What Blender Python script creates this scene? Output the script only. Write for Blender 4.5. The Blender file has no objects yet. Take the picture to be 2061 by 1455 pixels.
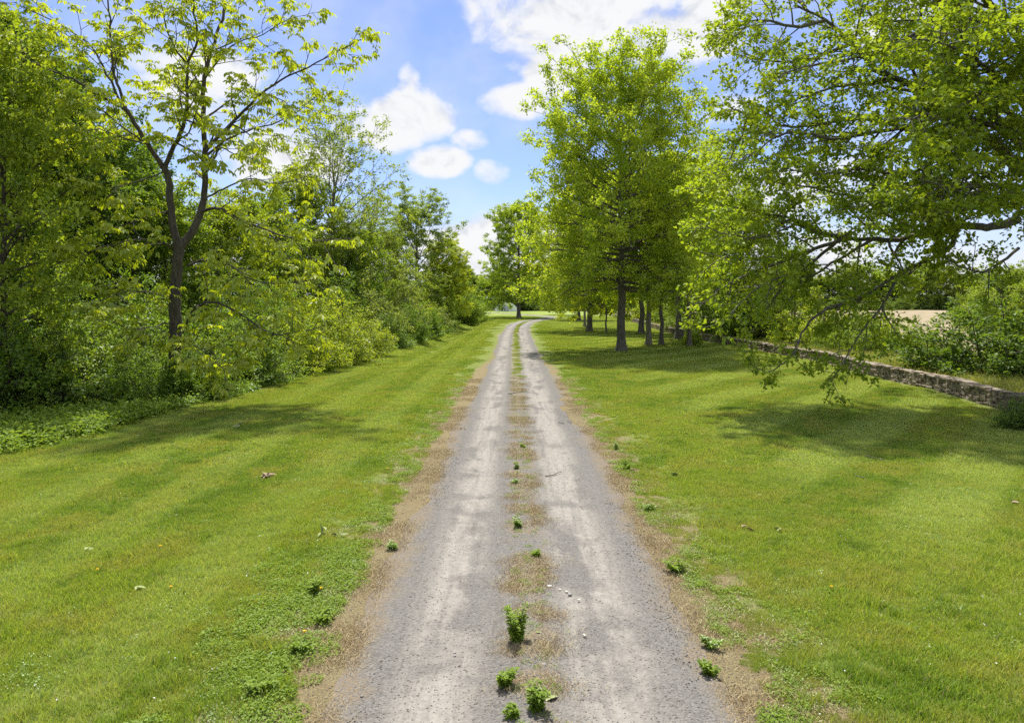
import bpy, bmesh, math, random
import numpy as np
from mathutils import Vector, Matrix

# ------------------------------------------------------------------ camera, sky, sun, exposure
SC = bpy.context.scene
COL = SC.collection
F, CX, HY, CAMH = 1400.0, 1033.0, 605.0, 4.0          # focal length and horizon of the photograph (pixels), eye height
cam = bpy.data.cameras.new('camera'); cam_o = bpy.data.objects.new('camera', cam); COL.objects.link(cam_o)
cam.sensor_width = 36.0; cam.lens = F / 2061 * 36.0
cam.shift_x = (1030.5 - CX) / 2061; cam.shift_y = -(727.5 - HY) / 2061
cam.clip_start = 0.1; cam.clip_end = 20000
cam_o.location = (0, 0, CAMH); cam_o.rotation_euler = (math.radians(90), 0, 0)
SC.camera = cam_o

SUN_EL, SUN_AZ = 66.0, -12.0                             # degrees; azimuth measured from straight ahead towards the right
sun = bpy.data.lights.new('sun', 'SUN'); sun_o = bpy.data.objects.new('sun', sun); COL.objects.link(sun_o)
sun.energy = 2.05; sun.angle = math.radians(2.0); sun.color = (1.0, 0.95, 0.87)
sun_o.rotation_euler = (math.radians(-(90 - SUN_EL)), 0, math.radians(-SUN_AZ)); sun_o.location = (0, 0, 80)
SC.view_settings.view_transform = 'Standard'; SC.view_settings.look = 'None'
SC.view_settings.exposure = 2.0; SC.view_settings.gamma = 1.0
SC.cycles.use_denoising = False
SC.cycles.max_bounces = 9; SC.cycles.diffuse_bounces = 4; SC.cycles.glossy_bounces = 2
SC.cycles.transmission_bounces = 7; SC.cycles.transparent_max_bounces = 4
SC.cycles.sample_clamp_indirect = 6.0
SC.cycles.caustics_reflective = False; SC.cycles.caustics_refractive = False

class NT:
    """small helper for building node trees"""
    def __init__(self, tree): self.t = tree; self.n = tree.nodes; self.l = tree.links
    def new(self, kind, **kw):
        nd = self.n.new(kind)
        for k, v in kw.items(): setattr(nd, k, v)
        return nd
    def put(self, sock, v):
        if hasattr(v, 'is_output'): self.l.new(v, sock)
        elif v is not None: sock.default_value = v
    def math(self, op, a, b=None, c=None, clamp=False):
        nd = self.new('ShaderNodeMath', operation=op); nd.use_clamp = clamp
        for i, v in enumerate((a, b, c)):
            if v is not None: self.put(nd.inputs[i], v)
        return nd.outputs[0]
    def vmath(self, op, a, b=None):
        nd = self.new('ShaderNodeVectorMath', operation=op)
        self.put(nd.inputs[0], a)
        if b is not None: self.put(nd.inputs[1], b)
        return nd.outputs[0]
    def noise(self, vec, scale, detail=3.0, rough=0.55, dist=0.0):
        nd = self.new('ShaderNodeTexNoise'); self.put(nd.inputs['Vector'], vec)
        nd.inputs['Scale'].default_value = scale; nd.inputs['Detail'].default_value = detail
        nd.inputs['Roughness'].default_value = rough; nd.inputs['Distortion'].default_value = dist
        return nd.outputs['Fac']
    def step(self, v, a, b, lo=0.0, hi=1.0):
        nd = self.new('ShaderNodeMapRange', interpolation_type='SMOOTHSTEP')
        self.put(nd.inputs[0], v)
        for i, x in enumerate((a, b, lo, hi)): self.put(nd.inputs[1 + i], x)
        return nd.outputs[0]
    def mix(self, f, a, b, mode='MIX'):
        nd = self.new('ShaderNodeMix', data_type='RGBA', blend_type=mode)
        self.put(nd.inputs[0], f)
        for i, v in ((6, a), (7, b)):
            if isinstance(v, tuple) and len(v) == 3: v = v + (1.0,)
            self.put(nd.inputs[i], v)
        return nd.outputs[2]
    def sep(self, v):
        nd = self.new('ShaderNodeSeparateXYZ'); self.put(nd.inputs[0], v); return nd.outputs
    def comb(self, x, y, z):
        nd = self.new('ShaderNodeCombineXYZ')
        for i, v in enumerate((x, y, z)): self.put(nd.inputs[i], v)
        return nd.outputs[0]

def build_world():
    w = bpy.data.worlds.new('World'); SC.world = w; w.use_nodes = True
    k = NT(w.node_tree); k.n.clear()
    out = k.new('ShaderNodeOutputWorld'); bg = k.new('ShaderNodeBackground'); bg.inputs[1].default_value = 0.05
    sky = k.new('ShaderNodeTexSky', sky_type='NISHITA'); sky.sun_disc = False
    sky.sun_elevation = math.radians(SUN_EL); sky.sun_rotation = math.radians(SUN_AZ)
    sky.air_density = 1.0; sky.dust_density = 0.3; sky.ozone_density = 2.0
    tc = k.new('ShaderNodeTexCoord'); d = tc.outputs['Generated']
    x, y, z = k.sep(d)
    az = k.math('MULTIPLY', k.math('ARCTAN2', x, y), 57.29578)
    el = k.math('MULTIPLY', k.math('ARCSINE', z), 57.29578)
    # cumulus: placed masses plus a thicker field added out of view for fill light, broken up by noise
    zz = k.math('ADD', k.math('MAXIMUM', z, 0.0), 0.22)
    plane = k.comb(k.math('DIVIDE', x, zz), k.math('DIVIDE', y, zz), 0.0)
    ae = k.comb(k.math('MULTIPLY', az, 0.1), k.math('MULTIPLY', el, 0.13), 3.3)
    n1 = k.noise(ae, 1.7, 8.0, 0.56, 0.25)
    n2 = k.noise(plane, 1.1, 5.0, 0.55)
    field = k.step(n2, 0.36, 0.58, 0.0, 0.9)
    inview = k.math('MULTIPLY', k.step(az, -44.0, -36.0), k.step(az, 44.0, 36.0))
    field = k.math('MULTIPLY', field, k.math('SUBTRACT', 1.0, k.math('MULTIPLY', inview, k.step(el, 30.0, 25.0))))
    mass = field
    for (a0, e0, ra, re_, s) in ((-8.4, 14.8, 3.6, 2.6, 1.0), (-9.8, 13.6, 3.6, 2.0, .95), (-8.5, 17.0, 1.3, 1.9, .9), (-12.6, 14.0, 2.8, 1.7, .75),
                                 (5.2, 23.5, 10.0, 5.2, 1.0), (1.0, 24.5, 6.0, 3.6, .9), (4.2, 18.6, 3.4, 3.6, .9), (12.0, 22.0, 8.0, 4.0, .85),
                                 (-6.2, 11.2, 2.9, 1.5, .9), (-1.8, 10.4, 1.8, 1.2, .7), (1.2, 15.9, 3.8, 1.5, .72), (-3.6, 12.9, 1.9, .9, .55), (-18.0, 11.0, 5.0, 3.2, .85),
                                 (-24.0, 16.0, 6.0, 3.0, .6), (24.0, 8.0, 12.0, 3.0, .7), (18.0, 14.5, 4.0, 1.6, .5), (30.0, 19.0, 5.0, 2.0, .6), (-30.0, 9.0, 5.0, 2.0, .6), (0.0, 3.5, 9.0, 4.2, .95), (-22, 3, 18, 3.5, .75), (24, 2.5, 20, 3.5, .75)):
        q = k.math('ADD', k.math('POWER', k.math('DIVIDE', k.math('SUBTRACT', az, a0), ra), 2.0),
                   k.math('POWER', k.math('DIVIDE', k.math('SUBTRACT', el, e0), re_), 2.0))
        mass = k.math('MAXIMUM', mass, k.step(q, 1.9, 0.0, 0.0, s))
    front = k.step(y, -0.1, 0.1)
    dens = k.math('ADD', mass, k.math('MULTIPLY', k.math('SUBTRACT', n1, 0.5), 1.9))
    alpha = k.step(dens, 0.36, 0.86)
    thin = k.step(k.noise(ae, 0.8, 4.0), 0.42, 0.72, 0.0, 0.32)
    alpha = k.math('MAXIMUM', alpha, thin)
    n3 = k.noise(k.vmath('ADD', ae, (0.0, -0.11, 0.0)), 1.7, 6.0, 0.55, 0.25)
    grey = k.step(k.math('SUBTRACT', n3, n1), -0.02, 0.16)
    cloud = k.mix(k.math('MULTIPLY', grey, 0.9), (4.75, 4.78, 4.85), (3.5, 3.65, 4.0))
    tint = k.mix(1.0, sky.outputs[0], (.68, .70, .92), 'MULTIPLY')
    tint = k.mix(.10, tint, (3.0, 3.3, 4.4))
    hz = k.mix(k.step(el, 9.0, 0.0, 0.0, 0.6), tint, (3.7, 4.0, 4.6))
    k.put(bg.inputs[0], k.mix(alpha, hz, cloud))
    k.l.new(bg.outputs[0], out.inputs[0])
build_world()

# ------------------------------------------------------------------ places: pixel of the photograph's ground -> metres
def sstep(x, a, b):
    t = np.clip((np.asarray(x, float) - a) / (b - a), 0, 1); return t * t * (3 - 2 * t)
_cy = np.linspace(-30, 420, 4501)
_cx = np.interp(_cy, [-30, 60, 80, 100, 118, 130, 142, 150, 157, 163, 170, 180, 200, 224, 245, 270, 420],
                [.2, .2, .25, .5, 1.25, 2.4, 4.6, 6.9, 8.9, 9.8, 9.3, 7.2, 2.4, -5.3, -14, -27, -110])
_k = np.exp(-np.linspace(-2.5, 2.5, 61) ** 2); _k /= _k.sum()
_cx = np.convolve(np.pad(_cx, 30, 'edge'), _k, 'valid')
def road_x(y): return np.interp(y, _cy, _cx)
def ground_z(x, y):
    x = np.asarray(x, float); y = np.asarray(y, float)
    u = np.abs(x - road_x(y))
    off = sstep(u, 3.0, 8.0)
    z = off * (0.05 * np.sin(x * .55 + 1.3 * np.sin(y * .21)) * np.sin(y * .37 + .6) + 0.04 * np.sin(x * .23 - y * .13))
    sw = sstep(y, 38, 70) * (1 - sstep(y, 125, 160))
    z = z - 0.62 * sw * np.exp(-((x + 7.2 - 0.004 * (y - 80)) / 2.0) ** 2)
    z = z - 0.12 * sstep(-x, 3, 12) * (1 - sw)
    z = z + 0.25 * sstep(x, 23, 45) * (1 - sstep(y, 300, 400))
    return z
def gz(x, y): return float(ground_z(x, y))
def at(px, py): d = F * CAMH / (py - HY); return ((px - CX) * d / F, d)
def at3(px, py, d): return Vector(((px - CX) * d / F, d, CAMH - (py - HY) * d / F))

# ------------------------------------------------------------------ mesh helpers
def mesh_np(name, verts, faces, mat=None, attrs=None, smooth=False):
    verts = np.asarray(verts, np.float32).reshape(-1, 3); faces = np.asarray(faces, np.int32)
    me = bpy.data.meshes.new(name)
    n, k = faces.shape
    me.vertices.add(len(verts)); me.vertices.foreach_set('co', verts.ravel())
    me.loops.add(n * k); me.loops.foreach_set('vertex_index', faces.ravel())
    me.polygons.add(n); me.polygons.foreach_set('loop_start', np.arange(n, dtype=np.int32) * k)
    if smooth: me.polygons.foreach_set('use_smooth', np.ones(n, bool))
    for an, av in (attrs or {}).items():
        a = me.attributes.new(an, 'FLOAT', 'POINT'); a.data.foreach_set('value', np.asarray(av, np.float32))
    me.update(calc_edges=True)
    if mat: me.materials.append(mat)
    return me
def obj(name, data, parent=None, loc=None, color=None):
    o = bpy.data.objects.new(name, data); COL.objects.link(o)
    if parent: o.parent = parent
    if loc is not None: o.location = loc
    if color: o.color = tuple(color) + (1.0,)
    return o
def tag(o, label, cat=None, group=None, kind=None):
    o['label'] = label
    if cat: o['category'] = cat
    if group: o['group'] = group
    if kind: o['kind'] = kind
    return o
def thing(name, label, cat, loc, group=None, rz=0.0, scale=None):
    o = obj(name, None, loc=loc); o.rotation_euler = (0, 0, rz)
    o.empty_display_size = .2
    if scale is not None: o.scale = scale if hasattr(scale, '__len__') else (scale,) * 3
    return tag(o, label, cat, group)

class Wood:
    """collects tapering tubes as quads"""
    def __init__(self): self.v = []; self.f = []; self.n = 0
    def tube(self, pts, radii, sides, flare=0.0):
        m = len(pts); up = Vector((0.13, 0.21, 1.0))
        t = (pts[1] - pts[0]).normalized()
        a = t.cross(up)
        if a.length < 1e-3: a = t.cross(Vector((1, 0, 0)))
        a.normalize()
        for i in range(m):
            t = (pts[min(i + 1, m - 1)] - pts[max(i - 1, 0)])
            if t.length < 1e-6: t = Vector((0, 0, 1))
            t.normalize()
            a = (a - t * a.dot(t)); a.normalize(); b = t.cross(a)
            for s in range(sides):
                an = 2 * math.pi * s / sides
                r = radii[i]
                if flare and i < 5: r *= 1 + flare * (0.28 if i > 0 else .35) * math.cos(an * 3 + 1) * max(0, 1 - i / 4)
                q = pts[i] + a * (math.cos(an) * r) + b * (math.sin(an) * r)
                self.v.append((q.x, q.y, q.z))
        for i in range(m - 1):
            for s in range(sides):
                p = self.n + i * sides; s2 = (s + 1) % sides
                self.f.append((p + s, p + s2, p + sides + s2, p + sides + s))
        self.n += m * sides
    def mesh(self, name, mat): return mesh_np(name, self.v, self.f, mat, smooth=True)

def smooth_path(pts, per=4):
    out = []; n = len(pts)
    for i in range(n - 1):
        p0 = pts[max(i - 1, 0)]; p1 = pts[i]; p2 = pts[i + 1]; p3 = pts[min(i + 2, n - 1)]
        for j in range(per):
            t = j / per
            out.append(0.5 * ((2 * p1) + (p2 - p0) * t + (2 * p0 - 5 * p1 + 4 * p2 - p3) * t * t + (3 * p1 - p0 - 3 * p2 + p3) * t ** 3))
    out.append(pts[-1].copy()); return out

class Plant:
    """branching wood and the twigs that carry leaves"""
    def __init__(self, seed): self.r = random.Random(seed); self.w = Wood(); self.tw = []
    def rv(self): return Vector((self.r.gauss(0, 1), self.r.gauss(0, 1), self.r.gauss(0, 1)))
    def path(self, p, d, L, n, wander, trop):
        pts = [p.copy()]; d = d.normalized(); s = L / n
        for i in range(n):
            d = d + self.rv() * wander + Vector((0, 0, trop)); d.normalize()
            p = p + d * s; pts.append(p.copy())
        return pts
    def limb(self, pts, r0, r1, sides): 
        n = len(pts) - 1
        self.w.tube(pts, [r0 + (r1 - r0) * (i / n) ** 0.8 for i in range(n + 1)], sides)
    def ramify(self, pts, r0, r1, level, cfg, t0=0.2):
        """cfg[level] = spacing, length, angle, wander, tropism, flatten"""
        r = self.r
        sp, L, ang, wander, trop, flat = cfg[level]
        seg = [(pts[i + 1] - pts[i]).length for i in range(len(pts) - 1)]
        tot = sum(seg) or 1e-6
        s = tot * t0 + r.random() * sp; phi = r.random() * 6.28
        last = level == len(cfg) - 1
        while s < tot * 1.001:
            a = 0; i = 0
            while i < len(seg) - 1 and a + seg[i] < s: a += seg[i]; i += 1
            f = min(1, (s - a) / max(seg[i], 1e-6))
            p = pts[i].lerp(pts[i + 1], f); t = (pts[i + 1] - pts[i]).normalized()
            tt = s / tot
            phi += 2.4 + r.uniform(-.5, .5)
            u = t.cross(Vector((0, 0, 1)))
            if u.length < 1e-3: u = Vector((1, 0, 0))
            u.normalize(); v = u.cross(t)
            an = math.radians(ang * r.uniform(.75, 1.25)) * (1 - .35 * max(0, tt - .6))
            side = u * math.cos(phi) + v * (math.sin(phi) * flat)
            if side.length < .05: side = u
            d = t * math.cos(an) + side.normalized() * math.sin(an)
            ln = L * (1 - .55 * max(0, tt - .15)) * r.uniform(.65, 1.25)
            if last:
                q = self.path(p, d, ln, 2, wander, trop)
                self.w.tube(q, [0.012, 0.009, 0.004], 3); self.tw.append((q[0], q[1], q[2]))
            else:
                rr = (r0 + (r1 - r0) * tt) * .55
                n = 4 if level == 0 else 3
                q = self.path(p, d, ln, n, wander, trop)
                re_ = max(.008, rr * .3); self.limb(q, max(rr, .014), re_, 5 if level == 0 and rr > .05 else 4)
                self.ramify(q, rr, re_, level + 1, cfg, .25)
            s += sp * r.uniform(.6, 1.4)
        if level == len(cfg) - 1:
            self.tw.append((pts[-2], pts[-2].lerp(pts[-1], .6), pts[-1] + (pts[-1] - pts[-2]) * .3))

def leaf_mesh(name, mat, c, ax, nm, L, W, lv, fold=.18, wide=.42, fine=False):
    """one folded blade per leaf; c,ax,nm (N,3)"""
    N = len(c)
    ax = ax / (np.linalg.norm(ax, axis=1, keepdims=True) + 1e-9)
    s = np.cross(ax, nm); s /= (np.linalg.norm(s, axis=1, keepdims=True) + 1e-9); n = np.cross(s, ax)
    L = np.broadcast_to(L, (N,))[:, None]; W = np.broadcast_to(W, (N,))[:, None]
    if not fine:
        V = np.stack([c, c + ax * L * wide + s * W * .5 + n * W * fold, c + ax * L - n * L * .12, c + ax * L * wide - s * W * .5 + n * W * fold], 1)
        f = np.arange(N)[:, None] * 4 + np.array([[0, 1, 2, 0, 2, 3]]); k = 4
    else:
        V = np.stack([c, c + ax * L * .28 + s * W * .44 + n * W * fold, c + ax * L * .62 + s * W * .40 + n * W * fold * .6 - n * L * .05, c + ax * L - n * L * .2,
                      c + ax * L * .62 - s * W * .40 + n * W * fold * .6 - n * L * .05, c + ax * L * .28 - s * W * .44 + n * W * fold], 1)
        f = np.arange(N)[:, None] * 6 + np.array([[0, 1, 2, 0, 2, 3, 0, 3, 4, 0, 4, 5]]); k = 6
    return mesh_np(name, V.reshape(-1, 3), f.reshape(-1, 3), mat, {'lv': np.repeat(lv, k)})

def crown_mesh(name, mat, pl, per, L, W, spread, seed, droop=0.0, up=0.8, fine=False, keep=1.0, tip=.7):
    g = np.random.default_rng(seed)
    tw = np.array([[tuple(a), tuple(b), tuple(c)] for a, b, c in pl.tw], float)
    if keep < 1: tw = tw[g.random(len(tw)) < keep]
    n = np.maximum(1, g.poisson(per, len(tw)))
    i = np.repeat(np.arange(len(tw)), n); N = len(i)
    t = g.random(N) ** tip * 2.0
    a, b, c = tw[i, 0], tw[i, 1], tw[i, 2]
    p = np.where((t < 1)[:, None], a + (b - a) * t[:, None], b + (c - b) * (t[:, None] - 1))
    dirv = c - a; dirv /= (np.linalg.norm(dirv, axis=1, keepdims=True) + 1e-9)
    p = p + g.normal(0, spread, (N, 3)) * np.array([1, 1, .7])
    ax = dirv * .6 + g.normal(0, .75, (N, 3)); ax[:, 2] -= droop
    nm = g.normal(0, .55, (N, 3)); nm[:, 2] += up
    twr = g.random(len(tw))
    lv = np.clip(.55 * twr[i] + .45 * g.random(N), 0, 1)
    sz = g.uniform(.7, 1.25, N)
    return leaf_mesh(name, mat, p, ax, nm, L * sz, W * sz, lv, fine=fine)

# ------------------------------------------------------------------ materials
def new_mat(name):
    m = bpy.data.materials.new(name); m.use_nodes = True
    k = NT(m.node_tree); k.n.clear(); k.o = k.new('ShaderNodeOutputMaterial')
    return m, k
def attr(k, name): return k.new('ShaderNodeAttribute', attribute_name=name).outputs['Fac']
def leaf_mat(name, trans=.5, gloss=.022, rough=.5, tcol=(1.35, 1.25, .45), dark=(.68, .8, .75), lite=(1.5, 1.38, 1.05)):
    """colour comes from the object's own colour; each leaf varies around it"""
    m, k = new_mat(name)
    oi = k.new('ShaderNodeObjectInfo'); lv = attr(k, 'lv')
    var = k.mix(lv, dark, lite)
    base = k.mix(1.0, k.mix(1.0, oi.outputs['Color'], var, 'MULTIPLY'), (1.34, 1.26, 1.5), 'MULTIPLY')
    df = k.new('ShaderNodeBsdfDiffuse'); k.put(df.inputs[0], base)
    tr = k.new('ShaderNodeBsdfTranslucent'); k.put(tr.inputs[0], k.mix(1.0, base, tcol, 'MULTIPLY'))
    mx = k.new('ShaderNodeMixShader'); mx.inputs[0].default_value = trans
    k.l.new(df.outputs[0], mx.inputs[1]); k.l.new(tr.outputs[0], mx.inputs[2])
    gl = k.new('ShaderNodeBsdfGlossy'); gl.inputs['Roughness'].default_value = rough
    m2 = k.new('ShaderNodeMixShader'); m2.inputs[0].default_value = gloss
    k.l.new(mx.outputs[0], m2.inputs[1]); k.l.new(gl.outputs[0], m2.inputs[2])
    k.l.new(m2.outputs[0], k.o.inputs[0])
    return m
def bark_mat(name, c1, c2, scale=6.0):
    m, k = new_mat(name)
    pos = k.new('ShaderNodeTexCoord').outputs['Object']
    st = k.vmath('MULTIPLY', pos, (1.0, 1.0, .16))
    n = k.noise(st, scale * 2.2, 6.0, .65); n2 = k.noise(pos, scale * .25, 3.0)
    f = k.math('ADD', k.math('MULTIPLY', k.step(n, .35, .68), .7), k.math('MULTIPLY', n2, .3))
    col = k.mix(f, c1, c2)
    col = k.mix(k.step(k.noise(pos, .9, 4.0), .52, .7, 0, .35), col, (.10, .115, .06))
    p = k.new('ShaderNodeBsdfPrincipled'); k.put(p.inputs['Base Color'], col); p.inputs['Roughness'].default_value = .9
    bm_ = k.new('ShaderNodeBump'); bm_.inputs['Strength'].default_value = .8; bm_.inputs['Distance'].default_value = .05
    k.put(bm_.inputs['Height'], n); k.l.new(bm_.outputs[0], p.inputs['Normal'])
    k.l.new(p.outputs[0], k.o.inputs[0]); return m
def plain_mat(name, c1, c2, scale=8.0, rough=.85, lvmix=False):
    m, k = new_mat(name)
    pos = k.new('ShaderNodeTexCoord').outputs['Object']
    f = attr(k, 'lv') if lvmix else k.step(k.noise(pos, scale, 5.0, .6), .3, .7)
    p = k.new('ShaderNodeBsdfPrincipled'); k.put(p.inputs['Base Color'], k.mix(f, c1, c2)); p.inputs['Roughness'].default_value = rough
    k.l.new(p.outputs[0], k.o.inputs[0]); return m

M_LEAF = leaf_mat('leaf'); M_LEAFY = leaf_mat('young_leaf', trans=.55, gloss=.05, tcol=(1.3, 1.2, .4))
M_GLOSSY = leaf_mat('glossy_leaf', trans=.4, gloss=.04, rough=.45)
M_BARK = bark_mat('bark_grey', (.07, .06, .048), (.20, .18, .15)); M_BARKD = bark_mat('bark_dark', (.035, .028, .022), (.12, .095, .075))
M_BARKP = bark_mat('bark_pale', (.12, .105, .08), (.32, .29, .23))
M_TWIG = bark_mat('bark_limb', (.06, .052, .042), (.20, .185, .155))
M_WHITE = plain_mat('petal_white', (.75, .75, .70), (.85, .85, .82))
M_YELLOW = plain_mat('petal_yellow', (.8, .5, .01), (.85, .6, .02))
M_STICK = plain_mat('dead_twig', (.07, .055, .04), (.17, .14, .11), 30)
M_DRY = plain_mat('dry_leaf', (.20, .14, .08), (.36, .28, .17), 20)

def lawn_colour(k, pos, blade=None):
    """mown grass: mottled greens, dry spots, painted sheen of mower stripes"""
    x, y, z = k.sep(pos)
    flat = k.comb(x, y, 0.0)
    big = k.noise(flat, .16, 3.0, .5); mid = k.noise(flat, .75, 4.0, .6); fine = k.noise(flat, 5.0, 4.0, .65)
    A = (.265, .365, .042); B = (.175, .290, .027); C = (.300, .345, .062)
    col = k.mix(k.step(big, .40, .60), A, B)
    col = k.mix(k.step(mid, .45, .62, 0, .85), col, C)
    small = k.noise(flat, 2.6, 4.0, .65)
    col = k.mix(k.step(small, .52, .68, 0, .6), col, (.31, .355, .07))
    col = k.mix(k.step(small, .46, .32, 0, .55), col, (.11, .205, .018))
    col = k.mix(k.step(mid, .46, .30, 0, .7), col, (.12, .215, .016))
    # sheen of the mower stripes, painted as lighter colour: bands beside the drive on the left, slanting bands on the right
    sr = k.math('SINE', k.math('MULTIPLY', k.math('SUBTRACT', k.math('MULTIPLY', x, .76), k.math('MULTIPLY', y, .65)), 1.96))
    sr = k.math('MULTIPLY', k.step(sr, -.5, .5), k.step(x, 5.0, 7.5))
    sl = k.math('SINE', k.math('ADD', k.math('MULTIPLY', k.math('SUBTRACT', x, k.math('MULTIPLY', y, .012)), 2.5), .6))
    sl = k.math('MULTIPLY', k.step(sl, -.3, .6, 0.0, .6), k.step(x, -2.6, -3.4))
    stripe_sheen = k.math('MULTIPLY', k.math('MAXIMUM', sr, sl), k.step(k.noise(flat, .35, 2.0), .3, .6, .4, 1.0))
    col = k.mix(k.math('MULTIPLY', stripe_sheen, .8), col, (.37, .47, .13))
    col = k.mix(k.step(fine, .5, .75, 0, .24), col, (.36, .34, .12))
    col = k.mix(.05, col, (.24, .24, .20))
    return col, flat, fine
def edge_brown(k, flat, u):
    """dry moss and bare soil beside the gravel; u = distance from the middle of the drive"""
    nz = k.noise(flat, .55, 4.0, .6); nz2 = k.noise(flat, 3.5, 4.0, .7)
    lim = k.math('ADD', 2.25, k.math('MULTIPLY', nz, 1.5))
    lim = k.math('ADD', lim, k.math('MULTIPLY', k.math('SUBTRACT', nz2, .5), .9))
    lim = k.math('SUBTRACT', lim, k.step(k.sep(flat)[1], 30.0, 52.0, 0.0, 1.3))
    return k.step(k.math('SUBTRACT', u, lim), .28, -.28)
BROWN1, BROWN2 = (.28, .205, .105), (.145, .115, .078)

def make_lawn_mat():
    m, k = new_mat('lawn')
    pos = k.new('ShaderNodeNewGeometry').outputs['Position']
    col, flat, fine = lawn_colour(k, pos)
    x, y, z = k.sep(pos)
    col = k.mix(k.step(k.noise(flat, .5, 4.0), .62, .72, 0, .55), col, (.24, .19, .09))
    col = k.mix(k.step(y, 190.0, 160.0, .5, .80), col, k.mix(k.step(k.noise(flat, 16.0, 4.0, .7), .35, .65), (.085, .115, .028), (.17, .19, .05)))
    e = edge_brown(k, flat, attr(k, 'u'))
    col = k.mix(k.math('MULTIPLY', e, .92), col, k.mix(k.step(k.noise(flat, 34.0, 4.0, .8), .38, .60), k.mix(k.step(k.noise(flat, 3.0, 3.0, .7), .35, .65), BROWN1, (.30, .25, .13)), BROWN2))
    # beyond the stone wall and under the wood: rough ground
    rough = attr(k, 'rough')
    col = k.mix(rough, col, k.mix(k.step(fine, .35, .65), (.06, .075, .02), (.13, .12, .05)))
    p = k.new('ShaderNodeBsdfPrincipled'); k.put(p.inputs['Base Color'], col); p.inputs['Roughness'].default_value = .95
    p.inputs['Specular IOR Level'].default_value = .1
    b = k.new('ShaderNodeBump'); b.inputs['Strength'].default_value = .9; b.inputs['Distance'].default_value = .06
    k.put(b.inputs['Height'], k.noise(flat, 14.0, 5.0, .75)); k.l.new(b.outputs[0], p.inputs['Normal'])
    k.l.new(p.outputs[0], k.o.inputs[0]); return m
def make_blade_mat():
    m, k = new_mat('grass_blade')
    pos = k.new('ShaderNodeNewGeometry').outputs['Position']
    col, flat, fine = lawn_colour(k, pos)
    lv = attr(k, 'lv')
    col = k.mix(1.0, col, k.mix(lv, (.85, .92, .75), (1.6, 1.42, 1.35)), 'MULTIPLY')
    col = k.mix(k.step(lv, .94, .96), col, (.42, .36, .16))
    df = k.new('ShaderNodeBsdfDiffuse'); k.put(df.inputs[0], col)
    tr = k.new('ShaderNodeBsdfTranslucent'); k.put(tr.inputs[0], k.mix(1.0, col, (1.2, 1.15, .6), 'MULTIPLY'))
    mx = k.new('ShaderNodeMixShader'); mx.inputs[0].default_value = .4
    k.l.new(df.outputs[0], mx.inputs[1]); k.l.new(tr.outputs[0], mx.inputs[2])
    gl = k.new('ShaderNodeBsdfGlossy'); gl.inputs['Roughness'].default_value = .5
    m2 = k.new('ShaderNodeMixShader'); m2.inputs[0].default_value = .03
    k.l.new(mx.outputs[0], m2.inputs[1]); k.l.new(gl.outputs[0], m2.inputs[2]); k.l.new(m2.outputs[0], k.o.inputs[0])
    return m
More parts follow.
